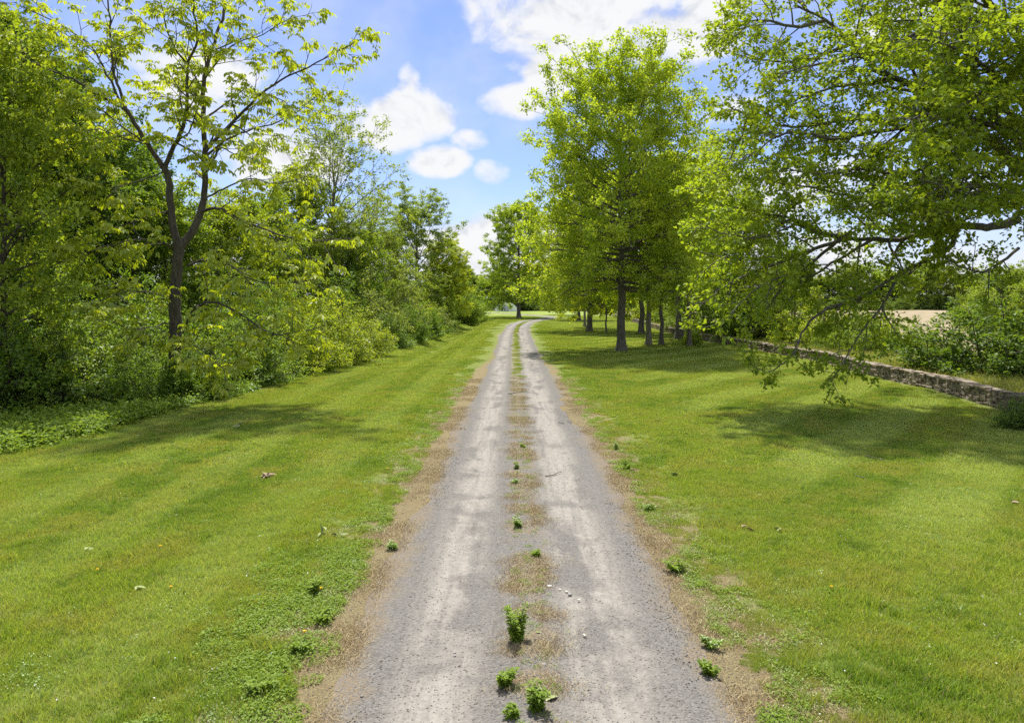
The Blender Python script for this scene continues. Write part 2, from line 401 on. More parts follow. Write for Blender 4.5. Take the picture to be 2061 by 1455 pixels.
def make_drive_mat():
    m, k = new_mat('gravel')
    u = attr(k, 'u'); v = attr(k, 'v')
    uv = k.comb(u, v, 0.0)
    au = k.math('ABSOLUTE', u)
    stretch = k.comb(u, k.math('MULTIPLY', v, .10), 0.0)
    n_long = k.noise(stretch, 1.5, 5.0, .6, .3); n_mid = k.noise(uv, .9, 5.0, .62, .6); n_f = k.noise(uv, 9.0, 4.0, .7)
    # crushed stone: grains
    vo = k.new('ShaderNodeTexVoronoi'); vo.inputs['Scale'].default_value = 42.0; k.put(vo.inputs['Vector'], uv)
    g = k.sep(vo.outputs['Color'])[0]
    grain = k.mix(g, (.103, .098, .09), (.198, .189, .173))
    grain = k.mix(k.step(k.noise(uv, 120.0, 2.0), .35, .65, 0, .5), grain, (.145, .136, .121))
    # pale dust pressed by tyres in two tracks
    tl = k.step(k.math('ABSOLUTE', k.math('ADD', u, 1.0)), .62, .12)
    tr_ = k.step(k.math('ABSOLUTE', k.math('SUBTRACT', u, .85)), .75, .15)
    tread = k.math('MAXIMUM', tl, tr_)
    dust = k.math('MULTIPLY', tread, k.step(k.math('ADD', k.math('MULTIPLY', n_long, .5), k.math('MULTIPLY', n_mid, .5)), .41, .53))
    dust = k.math('MULTIPLY', dust, k.step(n_f, .2, .6, .65, 1.0))
    fine_l = k.noise(k.comb(k.math('MULTIPLY', u, 7.0), k.math('MULTIPLY', v, .45), 0.0), 1.0, 4.0, .65, .5)
    dust = k.math('MULTIPLY', dust, k.step(fine_l, .30, .55, .4, 1.0))
    dustc = k.mix(k.step(n_f, .3, .7), (.248, .23, .199), (.308, .287, .25))
    col = k.mix(k.math('MULTIPLY', dust, .8), grain, dustc)
    # dry moss and soil down the middle and along the edges, greener far away
    med = k.step(k.math('ABSOLUTE', k.math('ADD', u, k.math('SUBTRACT', k.math('MULTIPLY', k.noise(k.comb(0.0, v, 0.0), .5, 3.0), .5), .22))), .42, .12)
    med = k.math('MULTIPLY', med, k.step(k.noise(uv, 1.3, 5.0, .7), k.step(v, 15.0, 45.0, .45, .28), k.step(v, 15.0, 45.0, .58, .40)))
    edge = k.step(k.math('ADD', au, k.math('MULTIPLY', k.noise(uv, 1.6, 5.0, .7), 1.2)), 2.2, 2.6)
    moss = k.math('MAXIMUM', med, edge)
    moss = k.math('MULTIPLY', moss, k.step(k.noise(uv, 22.0, 4.0, .8), .40, .58, .05, 1.0))
    far = k.step(v, 26.0, 55.0)
    mossc = k.mix(k.step(k.noise(uv, 34.0, 4.0, .8), .36, .60), BROWN1, BROWN2)
    mossc = k.mix(far, mossc, (.25, .235, .08))
    col = k.mix(k.math('MULTIPLY', moss, .9), col, mossc)
    col = k.mix(k.step(k.noise(uv, 2.5, 5.0), .6, .75, 0, .3), col, (.13, .105, .08))
    p = k.new('ShaderNodeBsdfPrincipled'); k.put(p.inputs['Base Color'], col); p.inputs['Roughness'].default_value = .95
    p.inputs['Specular IOR Level'].default_value = .2
    b = k.new('ShaderNodeBump'); b.inputs['Strength'].default_value = .7; b.inputs['Distance'].default_value = .02
    h = k.math('ADD', k.math('MULTIPLY', vo.outputs['Distance'], -1.0), k.math('MULTIPLY', k.noise(uv, 30.0, 3.0), .8))
    h = k.math('MULTIPLY', h, k.math('SUBTRACT', 1.0, k.math('MULTIPLY', dust, .75)))
    k.put(b.inputs['Height'], h); k.l.new(b.outputs[0], p.inputs['Normal'])
    k.l.new(p.outputs[0], k.o.inputs[0]); return m
def make_field_mat():
    m, k = new_mat('tilled_soil')
    pos = k.new('ShaderNodeNewGeometry').outputs['Position']
    x, y, z = k.sep(pos)
    row = k.math('SINE', k.math('MULTIPLY', k.math('ADD', x, k.math('MULTIPLY', k.noise(pos, .1, 2.0), 4.0)), 3.0))
    col = k.mix(k.step(k.noise(pos, .25, 5.0, .6), .35, .65), (.22, .178, .10), (.31, .255, .155))
    col = k.mix(k.step(row, .2, .9, 0, .25), col, (.19, .14, .09))
    p = k.new('ShaderNodeBsdfPrincipled'); k.put(p.inputs['Base Color'], col); p.inputs['Roughness'].default_value = 1
    b = k.new('ShaderNodeBump'); b.inputs['Strength'].default_value = 1.0; b.inputs['Distance'].default_value = .2
    k.put(b.inputs['Height'], k.noise(pos, 1.5, 5.0, .7)); k.l.new(b.outputs[0], p.inputs['Normal'])
    k.l.new(p.outputs[0], k.o.inputs[0]); return m
def make_stone_mat():
    m, k = new_mat('field_stone')
    pos = k.new('ShaderNodeNewGeometry').outputs['Position']; tcs = k.new('ShaderNodeTexCoord').outputs['Object']
    oi = k.new('ShaderNodeObjectInfo').outputs['Random']; lv = attr(k, 'lv')
    r = k.math('FRACT', k.math('ADD', oi, lv))
    cr = k.new('ShaderNodeValToRGB'); e = cr.color_ramp; e.interpolation = 'LINEAR'
    e.elements[0].position = 0; e.elements[0].color = (.165, .135, .098, 1); e.elements[1].position = 1; e.elements[1].color = (.245, .19, .132, 1)
    for ps, c in ((.25, (.265, .225, .172, 1)), (.5, (.20, .155, .105, 1)), (.75, (.315, .27, .21, 1))):
        q = e.elements.new(ps); q.color = c
    k.put(cr.inputs[0], r)
    n = k.noise(pos, 9.0, 5.0, .65)
    col = k.mix(k.step(n, .3, .7, 0, .45), cr.outputs[0], (.19, .155, .115))
    col = k.mix(k.step(k.noise(pos, 3.0, 4.0, .6), .58, .72, 0, .6), col, (.32, .305, .26))
    p = k.new('ShaderNodeBsdfPrincipled'); k.put(p.inputs['Base Color'], col); p.inputs['Roughness'].default_value = .92
    b = k.new('ShaderNodeBump'); b.inputs['Strength'].default_value = .6; b.inputs['Distance'].default_value = .03
    k.put(b.inputs['Height'], n); k.l.new(b.outputs[0], p.inputs['Normal'])
    k.l.new(p.outputs[0], k.o.inputs[0]); return m
M_LAWN, M_BLADE, M_DRIVE, M_FIELD, M_STONE = make_lawn_mat(), make_blade_mat(), make_drive_mat(), make_field_mat(), make_stone_mat()

# ------------------------------------------------------------------ the setting: ground, driveway, field, far hill
WALL_Y = np.array([15, 24.3, 32, 46.7, 60, 70, 90, 120, 150, 175.])
WALL_X = np.array([16.6, 17.9, 19.0, 20.3, 19.6, 18.9, 19.6, 21.8, 23.6, 25.])
def wall_x(y): return np.interp(y, WALL_Y, WALL_X)
EDGE_Y = np.array([-20, 15, 19, 30, 45, 66, 90, 115, 140, 160, 420])
EDGE_X = np.array([-15, -15, -14.2, -12.6, -11.4, -9.9, -9.4, -10.4, -9.2, -13, -30])      # where the lawn meets the thicket
def edge_x(y): return np.interp(y, EDGE_Y, EDGE_X)

def build_ground():
    xs = np.unique(np.concatenate([np.arange(-26, 30, .5), np.arange(-2.5, 3.5, .25), np.array([-3000, -1200, -500, -250, -130, -80, -50, -35, 35, 45, 60, 90, 150, 300, 600, 1300, 3000.])]))
    ys = np.unique(np.concatenate([np.arange(-12, 60, .5), np.arange(60, 170, 1.0), np.arange(170, 330, 4.0), np.array([-600, -200, -60, -25, 360, 420, 520, 700, 1100, 2000, 4200.])]))
    X, Y = np.meshgrid(xs, ys); Z = ground_z(X, Y)
    nx, ny = len(xs), len(ys)
    i = np.arange(nx * ny).reshape(ny, nx)
    f = np.stack([i[:-1, :-1], i[:-1, 1:], i[1:, 1:], i[1:, :-1]], -1).reshape(-1, 4)
    u = np.abs(X - road_x(Y))
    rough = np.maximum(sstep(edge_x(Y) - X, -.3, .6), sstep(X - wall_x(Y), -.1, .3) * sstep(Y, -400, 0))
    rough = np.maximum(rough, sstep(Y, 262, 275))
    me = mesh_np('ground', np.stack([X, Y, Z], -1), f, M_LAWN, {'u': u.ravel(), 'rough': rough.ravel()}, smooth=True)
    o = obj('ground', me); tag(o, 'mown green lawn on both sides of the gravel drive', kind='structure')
build_ground()

def build_drive():
    g = np.random.default_rng(5)
    ys = np.concatenate([np.arange(-6, 60, .12), np.arange(60, 262, .5)])
    xc = road_x(ys); dx = np.gradient(xc, ys); T = np.stack([dx, np.ones_like(dx)], -1); T /= np.linalg.norm(T, axis=1, keepdims=True)
    Nn = np.stack([T[:, 1], -T[:, 0]], -1)
    def wob(seed, amp):
        gg = np.random.default_rng(seed); r = gg.normal(0, 1, len(ys)); out = 0
        for wdt, a in ((3, .35), (12, .6), (50, .8)):
            kk = np.exp(-np.linspace(-2, 2, 2 * wdt + 1) ** 2); kk /= np.sqrt((kk ** 2).sum())
            out = out + a * np.convolve(np.pad(r, wdt, 'edge'), kk, 'valid')
        return out * amp
    near = 1 - sstep(ys, 7, 30)
    le = -(1.75 + .25 * near) + wob(1, .10); ri = 1.95 + .15 * np.exp(-((ys - 15) / 5) ** 2) + wob(2, .11)
    cols = 29; s = np.linspace(0, 1, cols)
    U = le[:, None] + (ri - le)[:, None] * s[None]
    X = xc[:, None] + Nn[:, 0:1] * U; Y = ys[:, None] + Nn[:, 1:2] * U
    prof = -.028 * np.exp(-((np.abs(U) - .95) / .35) ** 2) + .03 * np.exp(-(U / .3) ** 2)
    edge = np.minimum(s, 1 - s)[None]
    Z = ground_z(X, Y) + .004 + (.03 + prof) * sstep(edge, 0, .12)
    i = np.arange(len(ys) * cols).reshape(len(ys), cols)
    f = np.stack([i[:-1, :-1], i[:-1, 1:], i[1:, 1:], i[1:, :-1]], -1).reshape(-1, 4)
    V = np.repeat(ys[:, None], cols, 1)
    me = mesh_np('driveway', np.stack([X, Y, Z], -1), f, M_DRIVE, {'u': U.ravel(), 'v': V.ravel()}, smooth=True)
    o = obj('driveway', me); tag(o, 'grey gravel driveway with two pale wheel tracks curving away between trees', kind='structure')
build_drive()

def build_field():
    xs = np.concatenate([np.linspace(0, 1, 40)]); ys = np.linspace(26, 232, 70)
    X = (wall_x(ys)[:, None] + 9) + xs[None] * 330; Y = np.repeat(ys[:, None], 40, 1)
    Z = ground_z(X, Y) + .02 + .5 * sstep(X - wall_x(Y), 12, 120)
    i = np.arange(70 * 40).reshape(70, 40); f = np.stack([i[:-1, :-1], i[:-1, 1:], i[1:, 1:], i[1:, :-1]], -1).reshape(-1, 4)
    tag(obj('field', mesh_np('field', np.stack([X, Y, Z], -1), f, M_FIELD, smooth=True)), 'bare tan tilled field beyond the stone wall', kind='structure')
build_field()

def build_hill():
    m = plain_mat('far_forest_haze_tint', (.05, .085, .10), (.075, .11, .12), .01)  # blue of the distant haze is put into the forest colour
    xs = np.linspace(-2600, 2600, 90); ys = np.linspace(3000, 4000, 12)
    X, Y = np.meshgrid(xs, ys)
    Z = (30 + 110 * np.exp(-((X + 160) / 700) ** 2) + 10 * np.sin(X / 150)) * np.sin(np.clip((Y - 3000) / 1000, 0, 1) * math.pi * .5) - 3
    i = np.arange(90 * 12).reshape(12, 90); f = np.stack([i[:-1, :-1], i[:-1, 1:], i[1:, 1:], i[1:, :-1]], -1).reshape(-1, 4)
    tag(obj('hills', mesh_np('hills', np.stack([X, Y, Z], -1), f, m, smooth=True)), 'haze-blue wooded hill far behind the trees', kind='structure')
build_hill()

# ------------------------------------------------------------------ the dry-stone wall: each near stone a piece of its own
def rock_mesh(name, seed):
    g = random.Random(seed); bm = bmesh.new()
    for _ in range(13):
        v = [g.uniform(-1, 1) for _ in range(3)]
        a = g.randrange(3)
        v[a] = math.copysign(1, v[a]) * g.uniform(.86, 1)
        b = (a + g.choice((1, 2))) % 3; v[b] = math.copysign(g.uniform(.62, .95), v[b])
        bm.verts.new([c * .5 for c in v])
    for sx in (-1, 1):
        for sy in (-1, 1):
            for sz in (-1, 1): bm.verts.new((sx * .5 * g.uniform(.72, .98), sy * .5 * g.uniform(.75, .97), sz * .5 * g.uniform(.72, .98)))
    r = bmesh.ops.convex_hull(bm, input=bm.verts)
    for v in [v for v in bm.verts if not v.link_faces]: bm.verts.remove(v)
    bmesh.ops.triangulate(bm, faces=bm.faces)
    me = bpy.data.meshes.new(name); bm.to_mesh(me); bm.free(); me.materials.append(M_STONE)
    return me
def build_wall():
    g = random.Random(11)
    rocks = [rock_mesh('stone', 40 + i) for i in range(12)]
    rv = []; rf = []
    for me in rocks:
        a = np.zeros(len(me.vertices) * 3, np.float32); me.vertices.foreach_get('co', a); rv.append(a.reshape(-1, 3))
        b = np.zeros(len(me.polygons) * 3, np.int32); me.polygons.foreach_get('vertices', b); rf.append(b.reshape(-1, 3))
    # walk along the wall by arc length
    yy = np.linspace(15, 172, 4000); xx = wall_x(yy)
    kk = np.exp(-np.linspace(-2, 2, 161) ** 2); kk /= kk.sum(); xx = np.convolve(np.pad(xx, 80, 'edge'), kk, 'valid')
    s = np.concatenate([[0], np.cumsum(np.hypot(np.diff(xx), np.diff(yy)))])
    def place(sv):
        x = np.interp(sv, s, xx); y = np.interp(sv, s, yy); x2 = np.interp(sv + .4, s, xx); y2 = np.interp(sv + .4, s, yy)
        return x, y, math.atan2(y2 - y, x2 - x)
    root = thing('stone_wall', 'long low dry-stone wall of tan fieldstones between lawn and field', 'wall', (float(xx[0]), 15, 0))
    base = Vector((float(xx[0]), 15, 0))
    # dark rubble core that closes the gaps
    cv = []; cf = []
    ss = np.arange(0, s[-1], .5)
    for i, sv in enumerate(ss):
        x, y, a = place(sv); z = gz(x, y); nx, ny = -math.sin(a), math.cos(a)
        for w, h in ((.14, -.05), (.14, .52), (-.14, .52), (-.14, -.05)): cv.append((x + nx * w - base.x, y + ny * w - base.y, z + h))
        if i:
            for q in range(3): p = (i - 1) * 4 + q; cf.append((p, p + 1, p + 5, p + 4))
    obj('rubble_core', mesh_np('rubble_core', cv, cf, plain_mat('rubble', (.035, .03, .024), (.08, .065, .05), 12)), root)
    stones = []
    def fill(side, s0, s1, fac):
        z = -.03
        while z < .60:
            h = g.uniform(.07, .16) * fac; sv = s0 + g.random() * .3
            while sv < s1:
                l = g.uniform(.16, .52) * fac * (1.15 if h < .08 * fac else .95); hh = h * g.uniform(.82, 1.1); dd = g.uniform(.20, .32)
                zz = z
                if g.random() < .07 and z < .35: hh = h * 2.0; l *= 1.1; dd = .36
                off = side * (.235 - dd * .5 + g.uniform(-.05, .06) - .05 * (z / .6))
                stones.append((sv + l / 2, off, zz + hh / 2, l * 1.0, dd, hh * 1.0, g.uniform(-.09, .09), g.uniform(-.08, .08), g.randrange(12), side))
                sv += l * g.uniform(.96, 1.04)
            z += h * .93
    def caps(s0, s1):
        sv = s0
        while sv < s1:
            l = g.uniform(.3, .75); hh = g.uniform(.05, .09)
            for off in (-.13, .13):
                stones.append((sv + l / 2 + g.uniform(-.1, .1), off + g.uniform(-.03, .03), .58 + hh / 2 + g.uniform(-.03, .05), l * .98, g.uniform(.24, .36), hh * g.uniform(.8, 1.5), g.uniform(-.10, .10), g.uniform(-.15, .15), g.randrange(12), 2))
            sv += l * .97
    L = float(s[-1])
    fill(1, 0, L, 1.0); fill(-1, 0, 60, 1.5); caps(0, L)
    # camera side is +normal if normal points to -x
    cand = []
    for st in stones:
        x, y, a = place(st[0])
        px = CX + F * x / y
        sz = st[3] * st[5] / (y * y)
        front = st[9] in (1, 2) and px < 2075
        cand.append((-(sz if front else 0), st, x, y, a))
    cand.sort(key=lambda c: c[0])
    V = []; Fc = []; A = []; n = 0
    for j, (sc_, st, x, y, a) in enumerate(cand):
        sv, off, zc, l, dd, hh, ry, rz, ri, side = st
        nx, ny = -math.sin(a), math.cos(a)
        p = Vector((x + nx * off, y + ny * off, gz(x, y) + zc)) - base
        if j < 300:
            o = obj('stone', rocks[ri], root); o.location = p; o.scale = (l, dd, hh); o.rotation_euler = (0, ry, a + rz)
        else:
            R = np.array(Matrix.Rotation(a + rz, 3, 'Z') @ Matrix.Rotation(ry, 3, 'Y'))
            q = (rv[ri] * np.array([l, dd, hh])) @ R.T + np.array(p)
            V.append(q); Fc.append(rf[ri] + n); n += len(q); A.append(np.full(len(q), g.random()))
    o = obj('stones', mesh_np('stones', np.concatenate(V), np.concatenate(Fc), M_STONE, {'lv': np.concatenate(A)}), root); o['kind'] = 'stuff'
build_wall()

# ------------------------------------------------------------------ trees
def grow_tree(seed, H, r0, crown0, prof, n_prim, cfg, ang=(80, 35), trop=(.0, .05), wander=.10, lean=(0, 0), leader=.0, fork=None, r_top=.03):
    """straight-stemmed tree; prof(t) is the crown radius at relative crown height t"""
    pl = Plant(seed); r = pl.r
    n = 14; pts = []
    for i in range(n + 1):
        t = i / n
        pts.append(Vector((lean[0] * t * t * H + r.gauss(0, .05) * (t > .1), lean[1] * t * t * H + r.gauss(0, .05) * (t > .1), H * .97 * t - .15 * (i == 0))))
    ex = [Vector((0, 0, -.15)), Vector((0, 0, .12)), Vector((0, 0, .45)), Vector((0, 0, 1.1))]
    pts = ex + pts[1:] if H * .97 / n > 1.15 else ex[:3] + pts[1:]
    rad = []
    for p in pts:
        t = min(1, max(0, p.z / (H * .97))); rr = r0 * (1 - t) ** .85 + r_top
        rad.append(rr * (1 + .75 * math.exp(-max(p.z, 0) / .35)))
    pl.w.tube(pts, rad, 12, flare=.8)
    def trunk(z):
        for i in range(len(pts) - 1):
            if pts[i + 1].z >= z: return pts[i].lerp(pts[i + 1], max(0, min(1, (z - pts[i].z) / max(1e-6, pts[i + 1].z - pts[i].z))))
        return pts[-1]
    phi = r.random() * 6.28
    for j in range(n_prim):
        t = (j + r.random()) / n_prim; z = crown0 + (H * .95 - crown0) * t
        phi += 2.4 + r.uniform(-.35, .35)
        a = math.radians(ang[0] + (ang[1] - ang[0]) * t + r.uniform(-8, 8))
        R = prof(t) * r.uniform(.88, 1.05)
        Lp = max(.7, R / max(.35, math.sin(a)))
        d = Vector((math.cos(phi) * math.sin(a), math.sin(phi) * math.sin(a), math.cos(a)))
        tp = trop[0] + (trop[1] - trop[0]) * t
        q = pl.path(trunk(z), d, Lp, 7, wander, tp)
        rr = min(r0 * (1 - z / H) * .55 + .01, .018 * Lp + .012)
        pl.limb(q, rr, .012, 6)
        k = min(1.0, Lp / 5.0) ** .5
        c2 = [(s * (.6 + .4 * k), L * (.4 + .6 * k), an, w_, tr, fl) for (s, L, an, w_, tr, fl) in cfg]
        pl.ramify(q, rr, .012, 0, c2, .22)
    return pl

def tree_obj(name, label, wood, leaves, loc, color, rz=0.0, scale=1.0, group=None, wmat=None, cat='tree'):
    t = thing(name, label, cat, loc, group, rz, scale)
    obj('trunk', wood, t); c = obj('crown', leaves, t, color=color)
    return t
def lerp_prof(pts):
    xs = [p[0] for p in pts]; ys = [p[1] for p in pts]
    return lambda t: float(np.interp(t, xs, ys))

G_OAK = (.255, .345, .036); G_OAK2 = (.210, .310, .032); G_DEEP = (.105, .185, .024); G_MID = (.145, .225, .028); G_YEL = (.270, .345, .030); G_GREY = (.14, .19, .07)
def on(px, py): x, d = at(px, py); return (x, d, gz(x, d))
def spot(px, d): x = (px - CX) * d / F; return (x, d, gz(x, d))

# the tall oak beside the drive
OAK = grow_tree(3, 19.2, .31, 4.8, lerp_prof([(0, 7.0), (.12, 7.7), (.3, 7.6), (.5, 7.0), (.68, 6.6), (.82, 5.6), (.93, 4.4), (1, 2.6)]), 112,
                [(.75, 2.7, 48, .14, .02, .55), (.42, 1.05, 45, .18, .02, .8)], ang=(100, 36), trop=(-.02, .03), wander=.08)
W_OAK = OAK.w.mesh('oak_wood', M_BARK); C_OAK = crown_mesh('oak_crown', M_LEAF, OAK, 27, .195, .15, .18, 5)
tree_obj('oak_tree', 'tallest broad green oak beside the drive with a thick straight grey trunk', W_OAK, C_OAK, on(1250, 710), (.262, .362, .040), 0.0, (1.0, 1.0, 1.0))

# a second oak pattern for the row behind
OAKB = grow_tree(8, 22.0, .34, 4.2, lerp_prof([(0, 6.4), (.15, 7.2), (.4, 6.6), (.65, 5.4), (.85, 3.8), (1, 1.2)]), 80,
                 [(.8, 2.6, 48, .15, .02, .55), (.45, 1.05, 45, .2, .02, .8)], ang=(98, 32), trop=(-.02, .03))
W_OAKB = OAKB.w.mesh('oak_wood', M_BARK); C_OAKB = crown_mesh('oak_crown', M_LEAF, OAKB, 28, .26, .19, .18, 6)
GRP_ROW = 'trees on the lawn to the right of the drive'
x = on(1187, 668); tree_obj('oak_tree', 'oak with flared grey trunk standing behind the tallest oak, nearer the drive', W_OAKB, C_OAKB, x, G_YEL, .6, (.97, .97, .9), GRP_ROW)
x = on(1044, 640); tree_obj('oak_tree', 'solitary tall oak where the drive bends, dark green top', W_OAKB, C_OAKB, x, G_OAK2, 2.4, (1.24, 1.24, 1.12), GRP_ROW)
x = on(1165, 645); tree_obj('oak_tree', 'far oak with stout trunk just past the bend of the drive', W_OAKB, C_OAKB, x, G_YEL, 4.1, (.9, .9, .85), GRP_ROW)
x = on(1128, 634); tree_obj('oak_tree', 'farthest small oak on the lawn behind the bend of the drive', W_OAKB, C_OAKB, x, G_YEL, 1.3, .74, GRP_ROW)

# slender trees
SLIM = grow_tree(21, 15.0, .16, 5.0, lerp_prof([(0, 2.2), (.3, 3.2), (.7, 2.8), (1, .8)]), 34,
                 [(.6, 1.5, 45, .16, .03, .7), (.38, .75, 45, .2, .02, .8)], ang=(75, 30), trop=(.0, .04))
W_SLIM = SLIM.w.mesh('slim_wood', M_BARK); W_SLIMP = SLIM.w.mesh('slim_wood_pale', M_BARKP); C_SLIM = crown_mesh('slim_crown', M_LEAF, SLIM, 22, .24, .17, .16, 7)
x = on(1291, 672); tree_obj('oak_tree', 'dark double-trunked oak close to the stone wall', W_SLIM, C_SLIM, x, G_OAK2, 5.2, (1.7, 1.7, 1.25), GRP_ROW)
x = on(1365, 685); tree_obj('oak_tree', 'oak with grey trunk beside the stone wall, ivy sprouts on its trunk', W_SLIM, C_SLIM, x, G_OAK, 3.3, (1.6, 1.6, 1.2), GRP_ROW)
x = on(1177, 660); tree_obj('slender_tree', 'thin pale-trunked tree left of the flared oak behind the tallest oak', W_SLIMP, C_SLIM, x, G_OAK, .3, (1.0, 1.0, 1.15), GRP_ROW)
x = on(1220, 672); tree_obj('slender_tree', 'very thin dark sapling directly left of the tallest oak trunk', W_SLIM, C_SLIM, x, G_OAK, 1.9, (.62, .62, .62), GRP_ROW)
x = on(1306, 698); tree_obj('slender_tree', 'pale weathered trunk tree just right of the tallest oak', W_SLIMP, C_SLIM, x, G_OAK, 2.7, (1.35, 1.35, .95), GRP_ROW)
x = on(1331, 697); tree_obj('slender_tree', 'slim grey tree second to the right of the tallest oak', W_SLIM, C_SLIM, x, G_OAK2, 4.4, (1.0, 1.0, .95), GRP_ROW)
x = on(1387, 699); tree_obj('slender_tree', 'slim grey tree with leafy sprouts round its foot by the wall', W_SLIM, C_SLIM, x, G_OAK, 5.6, (1.0, 1.0, .9), GRP_ROW)

# open, upright maples on the left skyline
MAP = grow_tree(33, 24.0, .30, 6.0, lerp_prof([(0, 3.0), (.2, 5.2), (.45, 6.4), (.7, 5.2), (.88, 4.7), (1, 2.0)]), 50,
                [(.95, 2.8, 38, .13, .05, .9), (.55, 1.1, 42, .2, .04, .9)], ang=(62, 18), trop=(.03, .05))
W_MAP = MAP.w.mesh('maple_wood', M_TWIG); C_MAP = crown_mesh('maple_crown', M_LEAF, MAP, 11, .24, .19, .17, 9)
C_MAPD = crown_mesh('maple_crown', M_LEAF, MAP, 26, .26, .2, .2, 10)
GRP_L = 'trees of the wood on the left'
tree_obj('maple_tree', 'tall airy maple with sparse leaves showing bare limbs against the clouds', W_MAP, C_MAP, spot(672, 70), (.19, .27, .05), .4, (.95, .95, .78), GRP_L)
tree_obj('maple_tree', 'rounded grey-green maple on the left skyline above the yellow-green oak', W_MAP, C_MAPD, spot(838, 104), (.17, .25, .055), 2.2, (1.02, 1.02, .645), GRP_L)
tree_obj('maple_tree', 'leaning airy maple right of the tall airy maple', W_MAP, C_MAP, spot(745, 80), (.19, .265, .045), 4.0, (.75, .75, .56), GRP_L)
tree_obj('oak_tree', 'small yellow-green oak with dark stem at the end of the thicket', W_OAKB, C_OAKB, on(899, 655), G_YEL, 2.0, (.62, .62, .58), GRP_L)
tree_obj('slender_tree', 'thin dark-stemmed tree touching the small yellow-green oak', W_SLIM, C_SLIM, on(888, 656), G_YEL, .5, (.9, .9, .62), GRP_L)

# dense wood trees
WD1 = grow_tree(51, 19.0, .24, 2.0, lerp_prof([(0, 3.2), (.2, 4.6), (.5, 4.9), (.75, 4.0), (1, 1.2)]), 52,
                [(.62, 2.3, 48, .16, .02, .8), (.36, 1.0, 48, .2, .0, .9)], ang=(85, 30), trop=(.0, .04))
W_WD1 = WD1.w.mesh('wood_tree_wood', M_BARKD); C_WD1 = crown_mesh('wood_tree_crown', M_LEAF, WD1, 22, .25, .18, .2, 12)
WD2 = grow_tree(57, 15.0, .2, 1.6, lerp_prof([(0, 3.0), (.3, 4.6), (.6, 4.6), (.85, 3.0), (1, 1.0)]), 44,
                [(.6, 2.2, 50, .17, .0, .8), (.34, .95, 48, .2, -.02, .9)], ang=(80, 30), trop=(.0, .03))
W_WD2 = WD2.w.mesh('wood_tree_wood', M_BARKD); C_WD2 = crown_mesh('wood_tree_crown', M_LEAF, WD2, 22, .23, .17, .2, 13)
wood_left = [  # px, distance, pattern, scale (xy, z), colour, label
    (-120, 34, 1, 1.0, .80, G_MID, 'forest tree at the left picture edge, behind the vine-hung trunk'),
    (20, 40, 1, .95, .98, (.11, .185, .03), 'dark forest tree at far left behind the glossy shrubs'),
    (110, 47, 1, 1.0, .95, G_MID, 'tall forest tree behind the left limb of the drooping-leaved tree'),
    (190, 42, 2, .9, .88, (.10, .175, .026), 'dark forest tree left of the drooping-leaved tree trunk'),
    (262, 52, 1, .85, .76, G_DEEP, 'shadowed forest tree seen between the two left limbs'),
    (330, 44, 2, .8, .66, G_MID, 'low forest tree directly behind the forked trunk'),
    (440, 50, 2, .85, .66, (.19, .265, .03), 'bright low forest tree right of the forked trunk'),
    (520, 56, 2, .95, .72, G_MID, 'round-topped forest tree below the white cloud'),
    (600, 64, 1, .85, .72, (.175, .25, .035), 'forest tree in front of the tall airy maple, to its left'),
    (700, 72, 2, 1.0, .70, G_MID, 'forest tree at the foot of the tall airy maple'),
    (770, 88, 1, .85, .62, (.155, .23, .03), 'forest tree between the two maples on the skyline'),
    (925, 150, 2, .8, .75, G_MID, 'small forest tree behind the yellow-green oak'),
    (60, 58, 1, 1.05, 1.12, G_DEEP, 'tallest forest tree at the back of the left wood'),
    (6, 25.5, 2, .62, .8, (.18, .26, .03), 'bright vine-hung tree with bare stem at the left picture edge'),
]
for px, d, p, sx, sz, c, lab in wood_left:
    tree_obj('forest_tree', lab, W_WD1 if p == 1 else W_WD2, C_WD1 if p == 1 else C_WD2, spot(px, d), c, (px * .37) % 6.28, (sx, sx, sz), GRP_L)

# woods behind the bend and beyond the field
FARP = []
for sd, H, pr in ((71, 17.0, [(0, 4.6), (.3, 5.6), (.6, 5.0), (.85, 3.2), (1, 1.0)]), (72, 14.0, [(0, 4.4), (.35, 5.8), (.65, 5.4), (.88, 3.6), (1, 1.2)])):
    q_ = grow_tree(sd, H, .22, .5, lerp_prof(pr), 46, [(.9, 2.3, 50, .17, .02, .8), (.6, 1.0, 48, .2, .0, .9)], ang=(88, 30), trop=(.0, .03))
    FARP.append((q_.w.mesh('far_wood', M_BARKD), crown_mesh('far_crown', M_LEAF, q_, 16, .46, .36, .3, sd)))
rr = random.Random(77)
far = []
ORD = 'first second third fourth fifth sixth seventh eighth ninth tenth eleventh twelfth thirteenth fourteenth fifteenth sixteenth seventeenth eighteenth nineteenth twentieth twenty-first'.split()
for i, px in enumerate((940, 962, 985, 1008, 1030, 1052, 1078, 1100, 1125, 1150, 1178, 1205, 1232, 1262)):
    far.append((px, 285 + rr.uniform(-12, 30), rr.uniform(.8, 1.1), rr.uniform(.75, 1.1), 'trees of the wood behind the bend of the drive', '%s tree from the left in the wood closing the view beyond the bend' % ORD[i]))
for i, px in enumerate((1300, 1345, 1390, 1430, 1470, 1510, 1550, 1590, 1630, 1668, 1706, 1745, 1785, 1825, 1865, 1905, 1945, 1985, 2025, 2065, 2110)):
    far.append((px, 244 + rr.uniform(-6, 20), rr.uniform(.9, 1.25), rr.uniform(.72, 1.0), 'trees along the far side of the tilled field', '%s tree from the left in the far row across the tilled field' % ORD[i]))
